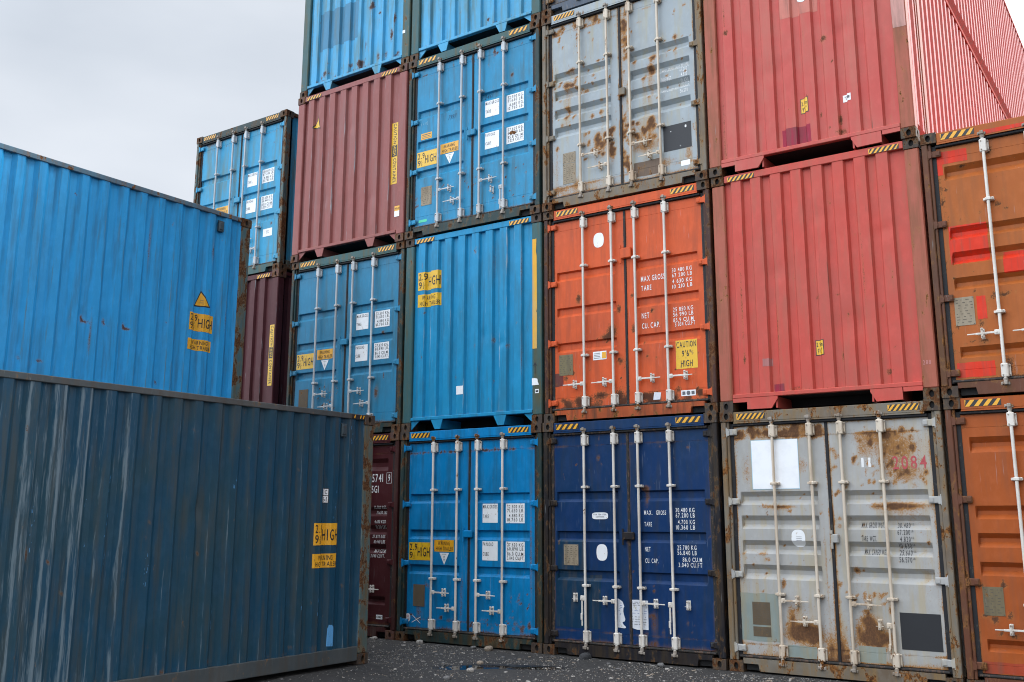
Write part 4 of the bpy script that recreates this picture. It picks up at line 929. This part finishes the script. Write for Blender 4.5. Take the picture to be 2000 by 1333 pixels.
for q in ((.1445, 2.52, .45, 2.66), (.20, 1.40, .575, 1.815), (.70, 1.24, 1.02, 1.47), (.41, .785, .50, 1.03), (.165, .19, .53, .345)): patch(s, ds[0], *q, P_RED, lab, jag=.003)
patch(s, ds[0], .1445, 2.40, .20, 2.515, P_RED, lab, jag=.003)
hd = [o for o in r.children if o.name.startswith('door_header')][0]
patch(Front(.0075, lambda u, v: 0), hd, .60, 2.77, 2.2, 2.815, P_RED, lab)

# ------------------------------------------------------------------ column Z (set back a little, one pitch to the left)
ZX = -2.938-W
r, s = end_container('shipping_container', 'dark plum ribbed container end under the azure doors at the far left', (ZX, .17, H), P_MARD, P_MARD, castm=M_CASTP, seed=20, railm=P_MARD)
decal('caution_strip', PF, [(M_YEL, [rect(2.295, .92, 2.40, 1.95)]), (M_INK, text('CAUTION', 2.325, 1.93, .055, .6, rot=1, w=.33)+[rect(2.305, 1.38, 2.39, 1.57)]+text('CONTAINER', 2.325, 1.35, .055, .6, rot=1, w=.40)), (M_YEL, text('HIGH', 2.325, 1.56, .055, .6, rot=1, w=.16))], post_of(r))
end_container('shipping_container', 'plum container at ground level below the far left pair, hidden from the front', (ZX, .17, 0), P_MARD, P_MARD, castm=M_CASTP, seed=21)
r, s, ds = door_container('shipping_container', 'azure container with rust-brown corner post, highest of the far left stack against the sky', (ZX, .17, 2*H), P_Z3, F_LOWP, G3, seed=22, barm=M_BARS, headm=F_BLUE, sillm=F_TEAL,
    spots=[(1.14, .9, .05, .25, .9), (1.12, 1.1, .04, .1, .8), (.5, 2.66, .3, .03, .5), (2.2, .85, .03, .03, .9), (1.6, .55, .08, .2, .5)]+scatter(30, .2, .3, 2.25, 2.6, .006, .016, 1, 151))
blue_labels(s, ds, vals=(('30.480 KG.', '67.200 LB.', '4.880 KG.', '10.760 LB.'), ('25.600 KG.', '56.440 LB.', '85.8 CU.M.', '3.029 CU.FT.')), tri=False, dx=.02, dz=.02)
decal('small_sticker', s, [(M_WHT, [rect(2.0, .63, 2.23, .77)]), (M_INKG, text('11764', 2.115, .71, .025, .7, 'c')+text('W P 151', 2.115, .68, .02, .7, 'c'))], ds[1], step=9)

# ------------------------------------------------------------------ foreground stacks, long sides towards the camera
def side_container(name, label, loc, paint_m, frame_m, rail_m, post_m, pitch, off, seed, spots, scuff, dents=(), L=12.19, detail=True, smin=0):
    root = empty(name, loc, label, 'container')
    shell(root, L, paint_m, rail_m, M_CAST, x_detail=detail)
    for o in [o for o in root.children if o.name.startswith('corner_post')]: o.data.materials[0] = post_m
    wbs = wob(seed, .006, .9)
    def f(u, v):
        d = .038*corr(u, pitch, off, .088, .05)+wbs(u, v)
        for (x, z, r_, a) in dents: d += a*math.exp(-(((u-x)/r_)**2+((v-z)/(r_*1.6))**2))
        return d
    s = Side(L, W-.016, f, corr_folds(.16, L-.16, pitch, off, .088, .05))
    lim = 7.0
    wl = panel('side_wall', s, .165, lim, .19, H-.06, .034, paint_m, root, spotfn(spots) if spots else None, scuff)
    panel('side_wall', s, lim, L-.165, .19, H-.06, .1, paint_m, root)
    for fx in (.004, W-.16):
        b = MB(); b.box(fx, .006, .119, fx+.155, .16, H-.119, ch=.01); b.build('corner_post', post_m, root)
    b = MB(); b.box(.16, .02, .16, W-.16, .05, H-.1); b.box(.163, .006, .02, W-.163, .09, .16, ch=.006); b.box(.163, .006, H-.1, W-.163, .09, H-.01, ch=.006); b.build('end_wall', paint_m, root)
    x = W-.016
    b = MB(); b.box(x-.03, L-.56, 2.605, x+.012, L-.475, 2.755, ch=.006); b.box(x-.03, L-.553, 2.63, x+.02, L-.485, 2.74, ch=.008)
    b.box(x-.02, L-.57, 2.755, x+.004, L-.465, 2.762); b.build('vent', M_VENT, root)
    return root, s, wl
LOWX, LOWY = 1.261-W, -1.909-12.19
def low_scuff(u, v):
    t = (u-.33) % .2487; e = min(abs(t-.088), abs(t))
    k = 0
    if e < .010: k = .38+.35*noise.noise(Vector((u*2, v*.8, 3)))
    reg = math.exp(-((u-3.95)/.45)**2)+.5*math.exp(-((u-4.5)/.35)**2)+.55*math.exp(-((u-3.35)/.12)**2)
    reg *= .55+.5*noise.noise(Vector((u*4.5, v*.6, 8)))
    k += .75*reg
    k += .35*max(0, .6-v)*(1 if v < .6 else 0)
    return max(0, min(1, k))
low_sp = [(4.28, 1.35, .015, .06, 1.0), (1.2, .28, .03, .02, .7), (2.3, .27, .03, .02, .7), (3.0, .45, .04, .012, .6)]+scatter(24, .2, .2, 5, .27, .012, .03, .4, 161)+scatter(20, .3, .4, 5, 2.6, .005, .014, .8, 162)
r, s, wl = side_container('shipping_container', 'dark slate-blue container side in the left foreground, scraped with pale streaks', (LOWX, LOWY, 0), P_LOW, F_LOWP, F_RAIL, F_LOWP, .2487, .33, 31, low_sp, low_scuff, dents=((2.54, 1.74, .07, .02), (1.75, 1.5, .05, .008), (3.4, .9, .2, .012)))
class Mir:      # the side surface is measured from the right, so mirror u for writing
    def __init__(s, S, c): s.S = S; s.c = c; s.fu = sorted(c-u for u in S.fu); s.fv = S.fv
    def pt(s, u, v, off=0): return s.S.pt(s.c-u, v, off)
m = Mir(s, 10.)
high_sticker(m, wl, 10-.93, 1.36, 10-.545, 1.605, M_YELD); warn_sticker(m, wl, 10-.935, 1.11, 10-.555, 1.265, M_YELD)
decal('size_sticker', m, [(M_INK, [rect(10-.82, 1.83, 10-.70, 2.0)]), (M_WHT, [rect(10-.815, 1.92, 10-.775, 1.993), rect(10-.768, 1.92, 10-.708, 1.993), rect(10-.81, 1.838, 10-.708, 1.912)]), (M_INK, text('1', 10-.80, 1.935, .045, .6)+text('C', 10-.757, 1.935, .045, .6, w=.038)+text('61', 10-.795, 1.85, .05, .6, w=.07))], wl)
M_LB = flat('light_blue_scratch', (.10, .33, .62), .5, .25, (.05, .15, .25))
decal('scraped_patch', m, [(M_LB, [([(10-.675, .25), (10-.56, .24), (10-.555, .44), (10-.60, .475), (10-.65, .48), (10-.67, .44)], [tuple(range(6))])])], wl)
rs = random.Random(11); scr = []
for (u, v0, v1, n) in ((.62, 1.6, 1.95, 7), (.57, 1.38, 1.55, 5), (1.08, .6, 1.4, 8), (.83, .4, 1.3, 8), (1.3, .7, 1.5, 4), (3.1, 1.0, 1.3, 10), (3.55, 1.2, 2.3, 10), (2.1, 1.9, 2.2, 3), (4.25, 1.3, 1.75, 8), (.33, 1.2, 2.0, 5), (.38, 2.5, 2.72, 4), (2.3, .5, .8, 4), (3.75, .7, 2.0, 4)):
    for i in range(n):
        z = rs.uniform(v0, v1); x = 10-u+rs.uniform(-.02, .02); hh = rs.uniform(.01, .05); ww = rs.uniform(.002, .006)
        scr.append(([(x, z), (x+ww, z+.005), (x+ww*.8, z+hh), (x+.001, z+hh*.8)], [(0, 1, 2, 3)]))
decal('scratch_marks', m, [(M_LB, scr)], wl, step=9)
rt = [o for o in r.children if o.name.startswith('top_side_rail')]
rl_ = max(rt, key=lambda o: o.data.vertices[0].co.x)
SR = Side(12.19, W-.0035, lambda u, v: 0); mr = Mir(SR, 10.)
decal('warning_stripe', mr, [(M_INK, [rect(9.60, 2.835, 9.815, 2.885)]), (M_YELD, [([(9.63+i*.05, 2.84), (9.65+i*.05, 2.84), (9.665+i*.05, 2.88), (9.645+i*.05, 2.88)], [(0, 1, 2, 3)]) for i in (0, 2, 3)])], rl_, step=9)
UPX, UPY, UPZ = -1.19-W, -1.93-12.19, 2.92
def up_scuff(u, v):
    t = (u-.345) % .272; e = min(abs(t-.088), abs(t)); k = 0
    if e < .014: k = .5+.45*noise.noise(Vector((u*3, v*.9, 13)))
    return max(0, min(1, k))
up_sp = [(2.44, 1.07, .018, .04, 1.1), (2.40, 1.04, .04, .01, .9), (2.15, 1.08, .018, .04, 1.1), (2.11, 1.05, .04, .01, .9), (1.87, 1.07, .018, .04, 1.1), (1.83, 1.04, .04, .012, .9), (2.92, .49, .03, .012, 1.0), (3.17, .50, .012, .03, 1), (1.35, .42, .015, .03, 1), (3.05, .45, .01, .03, .9), (2.26, 1.5, .008, .4, .65), (2.33, .9, .01, .3, .8), (3.3, 1.9, .007, .5, .5), (.62, 2.3, .01, .15, .7), (.35, 1.4, .012, .3, .6), (2.0, 2.3, .007, .4, .5), (1.6, 2.2, .007, .3, .5), (.88, 2.45, .006, .15, .5)]+scatter(24, .3, .3, 4.5, 2.6, .005, .012, .8, 171)
r, s, wl = side_container('shipping_container', 'cornflower blue container side with warning triangle, raised behind the slate-blue one at left', (UPX, UPY, UPZ), P_UP, F_LOWP, F_RAILU, F_LOWP, .272, .345, 33, up_sp, up_scuff, dents=((2.44, 1.1, .05, .012), (2.15, 1.1, .05, .012), (1.87, 1.1, .05, .012), (3.4, 2.0, .3, .012), (.8, 1.0, .08, .006)))
m = Mir(s, 10.)
high_sticker(m, wl, 10-.935, 1.175, 10-.53, 1.415, M_YELD); warn_sticker(m, wl, 10-.94, .915, 10-.54, 1.065, M_YELD)
decal('triangle_sticker', m, [(M_INK, [([(10-.755, 1.735), (10-.855, 1.505), (10-.615, 1.515)], [(0, 1, 2)])]), (M_YELD, [([(10-.753, 1.705), (10-.835, 1.522), (10-.64, 1.53)], [(0, 1, 2)])]), (M_INKG, text('SUPER', 10-.74, 1.59, .014, .6, 'c')+text('HEAVY', 10-.74, 1.56, .014, .6, 'c'))], wl)
side_container('shipping_container', 'blue container at ground level under the cornflower blue one, hidden behind the slate-blue one', (UPX-.03, UPY, 0), P_LOW, F_LOWP, F_RAIL, F_LOWP, .272, .345, 35, (), None, detail=False) if False else None
b_root = empty('shipping_container', (UPX-.02, UPY, 0), 'grey-blue container at ground level that carries the cornflower blue one', 'container')
shell(b_root, 12.19, P_C4, F_RAIL, M_CAST)
b = MB(); b.box(.1, .03, .16, W-.1, .05, H-.1); b.box(.163, .006, .02, W-.163, .09, .16); b.box(.163, .006, H-.1, W-.163, .09, H-.01); b.build('end_wall', P_C4, b_root)
for fx in (.004, W-.16):
    b = MB(); b.box(fx, .006, .119, fx+.155, .16, H-.119); b.build('corner_post', F_RAIL, b_root)

# ------------------------------------------------------------------ ground
k = NB('yard_gravel')
n1 = k.noise(.7, 4, .6); n2 = k.noise(14, 5, .7); n3 = k.noise(110, 3, .7); n4 = k.noise(38, 2, .5, off=3)
c = k.mix(k.step(n2, .35, .65), (.018, .017, .016), (.040, .037, .034))
c = k.mix(k.step(n1, .42, .62, 0, .5), c, (.032, .028, .025))
c = k.mix(k.math('MULTIPLY', k.step(n3, .60, .70), k.step(n4, .42, .62)), c, (.17, .16, .15))
wet = k.attr('wet')
c = k.mix(k.math('MULTIPLY', k.step(wet, .1, .5), .75), c, (.008, .007, .006))
k.put(c, k.b.inputs['Base Color']); k.put(k.step(wet, .1, .6, .8, .3), k.b.inputs['Roughness'])
k.bump(k.math('ADD', k.math('MULTIPLY', n2, .6), k.math('MULTIPLY', n3, .5)), .9, .015)
def gh(x, y): return .012*noise.noise(Vector((x*.9, y*.9, 1)))+.006*noise.noise(Vector((x*3, y*3, 2)))-.008
PUD = [((2.62, -1.27), (.55, .17), -.9)]
def pudd(x, y):
    e = 0
    for (cx, cy), (ra, rb), an in ((( 2.42, -1.32), (.42, .17), .75), ((2.95, -1.02), (.34, .14), .6)):
        dx, dy = x-cx, y-cy; u = dx*math.cos(an)+dy*math.sin(an); v = -dx*math.sin(an)+dy*math.cos(an)
        e = max(e, math.exp(-((u/ra)**2+(v/rb)**2)))
    return e
V = []; F = []
xs = lines(-1.5, 8, [], .08); ys = lines(-6, .0, [], .08)
for y in ys:
    for x in xs:
        ed = min(1, (x+1.5)/.5, (8-x)/.5, (y+6)/.5, (-y)/.15+.2)
        V.append((x, y, gh(x, y)*max(ed, 0)-.045*pudd(x, y)-.002))
nx = len(xs)
for j in range(len(ys)-1):
    for i in range(nx-1): q = j*nx+i; F.append((q, q+1, q+nx+1, q+nx))
q = len(V); A = 400
V += [(-A, -A, -.004), (A, -A, -.004), (A, A, -.004), (-A, A, -.004), (-1.5, -6, -.004), (8, -6, -.004), (8, 0, -.004), (-1.5, 0, -.004)]
F += [(q, q+1, q+5, q+4), (q+1, q+2, q+6, q+5), (q+2, q+3, q+7, q+6), (q+3, q, q+4, q+7)]
me = bpy.data.meshes.new('ground'); me.from_pydata(V, [], F); me.materials.append(k.m)
at_ = me.attributes.new('wet', 'FLOAT', 'POINT'); at_.data.foreach_set('value', [min(1., 1.6*pudd(v[0], v[1])) for v in V])
me.polygons.foreach_set('use_smooth', [True]*len(F))
o = link('ground', me, None); o['kind'] = 'structure'
k = NB('puddle_water'); k.b.inputs['Base Color'].default_value = (.012, .011, .010, 1); k.b.inputs['Roughness'].default_value = .04
k.b.inputs['IOR'].default_value = 1.33; k.bump(k.noise(6, 2, .5), .05, .01)
b = MB(); b.quad([(1.7, -2.0, -.024), (3.6, -2.0, -.024), (3.6, -.5, -.024), (1.7, -.5, -.024)])
o = b.build('puddle_water', k.m, None); o['kind'] = 'structure'

def stone(b, x, y, z, r_, rnd, fl=.6, m=0):
    n = 7; k0 = len(b.v); rot = rnd.uniform(0, 6.28); ex = rnd.uniform(1, 1.7)
    for lv, (h_, q) in enumerate(((0, .9), (.5, 1.0), (.95, .55))):
        for i in range(n):
            t = 2*math.pi*i/n+rot; rr = r_*q*rnd.uniform(.78, 1.15)
            dx, dy = rr*math.cos(t)*ex, rr*math.sin(t)
            b.v.append((x+dx*math.cos(rot)-dy*math.sin(rot), y+dx*math.sin(rot)+dy*math.cos(rot), z+r_*fl*(h_*1.4-.25)*rnd.uniform(.85, 1.15)))
    for lv in (0, 1):
        for i in range(n):
            j = (i+1) % n; b.f.append((k0+lv*n+i, k0+lv*n+j, k0+(lv+1)*n+j, k0+(lv+1)*n+i)); b.mi.append(m)
    b.f.append(tuple(k0+2*n+i for i in range(n))); b.mi.append(m)
def stone_mat(name, c):
    k = NB(name); k.put(k.mix(k.step(k.noise(60, 4, .7), .4, .65), c, tuple(x*.55 for x in c)), k.b.inputs['Base Color'])
    k.b.inputs['Roughness'].default_value = .9; k.bump(k.noise(140, 3, .6), .5, .004); return k.m
SM = [stone_mat('stone_pale', (.40, .37, .33)), stone_mat('stone_grey', (.16, .155, .15)), stone_mat('stone_dark', (.04, .04, .042)), stone_mat('stone_buff', (.3, .24, .18))]
rnd = random.Random(3); b = MB()
for i in range(11000):
    x = rnd.uniform(-.6, 6.5); y = -abs(rnd.gauss(0, 1.7))-.0
    if y < -5 or pudd(x, y) > .45: continue
    if noise.noise(Vector((x*1.6, y*1.6, 4))) < rnd.uniform(-.6, .35): continue
    if x < 1.3 and y < -1.9: continue
    r_ = .0025+.0045*rnd.random()+(.014*rnd.random() if rnd.random() < .02 else 0)
    stone(b, x, y, gh(x, y), r_, rnd, .6, rnd.choice((0, 0, 1, 1, 2, 3)))
for i in range(150):
    x = rnd.uniform(-.4, 6); y = -abs(rnd.gauss(0, 1.8))-.05
    if y < -5 or pudd(x, y) > .5 or (x < 1.3 and y < -1.9): continue
    stone(b, x, y, gh(x, y), rnd.uniform(.010, .026), rnd, .28, rnd.choice((0, 0, 3, 1)))
o = b.build('gravel', SM, None); o['kind'] = 'stuff'
for x, y, r_, m, lab in ((1.70, -.10, .075, 3, 'largest pale stone lying against the sill of the bright blue container'), (.50, -.05, .06, 0, 'pale stone near the left end of the bright blue container'),
        (2.62, -1.72, .055, 0, 'pale pinkish stone beside the puddle'), (3.12, -.06, .085, 2, 'smooth dark round stone under the navy container'), (4.17, -.12, .05, 1, 'small grey stone under the right navy door'),
        (-.30, -.08, .05, 0, 'pale stone under the oxblood container'), (2.36, -1.18, .045, 3, 'buff stone at the edge of the puddle'), (1.42, -.06, .04, 1, 'small grey stone left of the largest pale stone'), (2.75, -2.3, .05, 1, 'flat grey stone at the bottom of the picture')):
    b = MB(); stone(b, x, y, 0, r_*.72, random.Random(int(x*100)), .8)
    me = b.mesh('rock', SM[m]); bm = bmesh.new(); bm.from_mesh(me)
    bmesh.ops.recalc_face_normals(bm, faces=bm.faces); bmesh.ops.subdivide_edges(bm, edges=bm.edges, cuts=1, use_grid_fill=True, smooth=.6); bm.to_mesh(me); bm.free()
    c0 = Vector((x, y, 0))
    for v in me.vertices: v.co -= c0
    o = link('rock', me, None, c0, label=lab); o['category'] = 'stone'
bpy.context.view_layer.update()
print('objects', len(bpy.data.objects), 'verts', sum(len(m.vertices) for m in bpy.data.meshes))
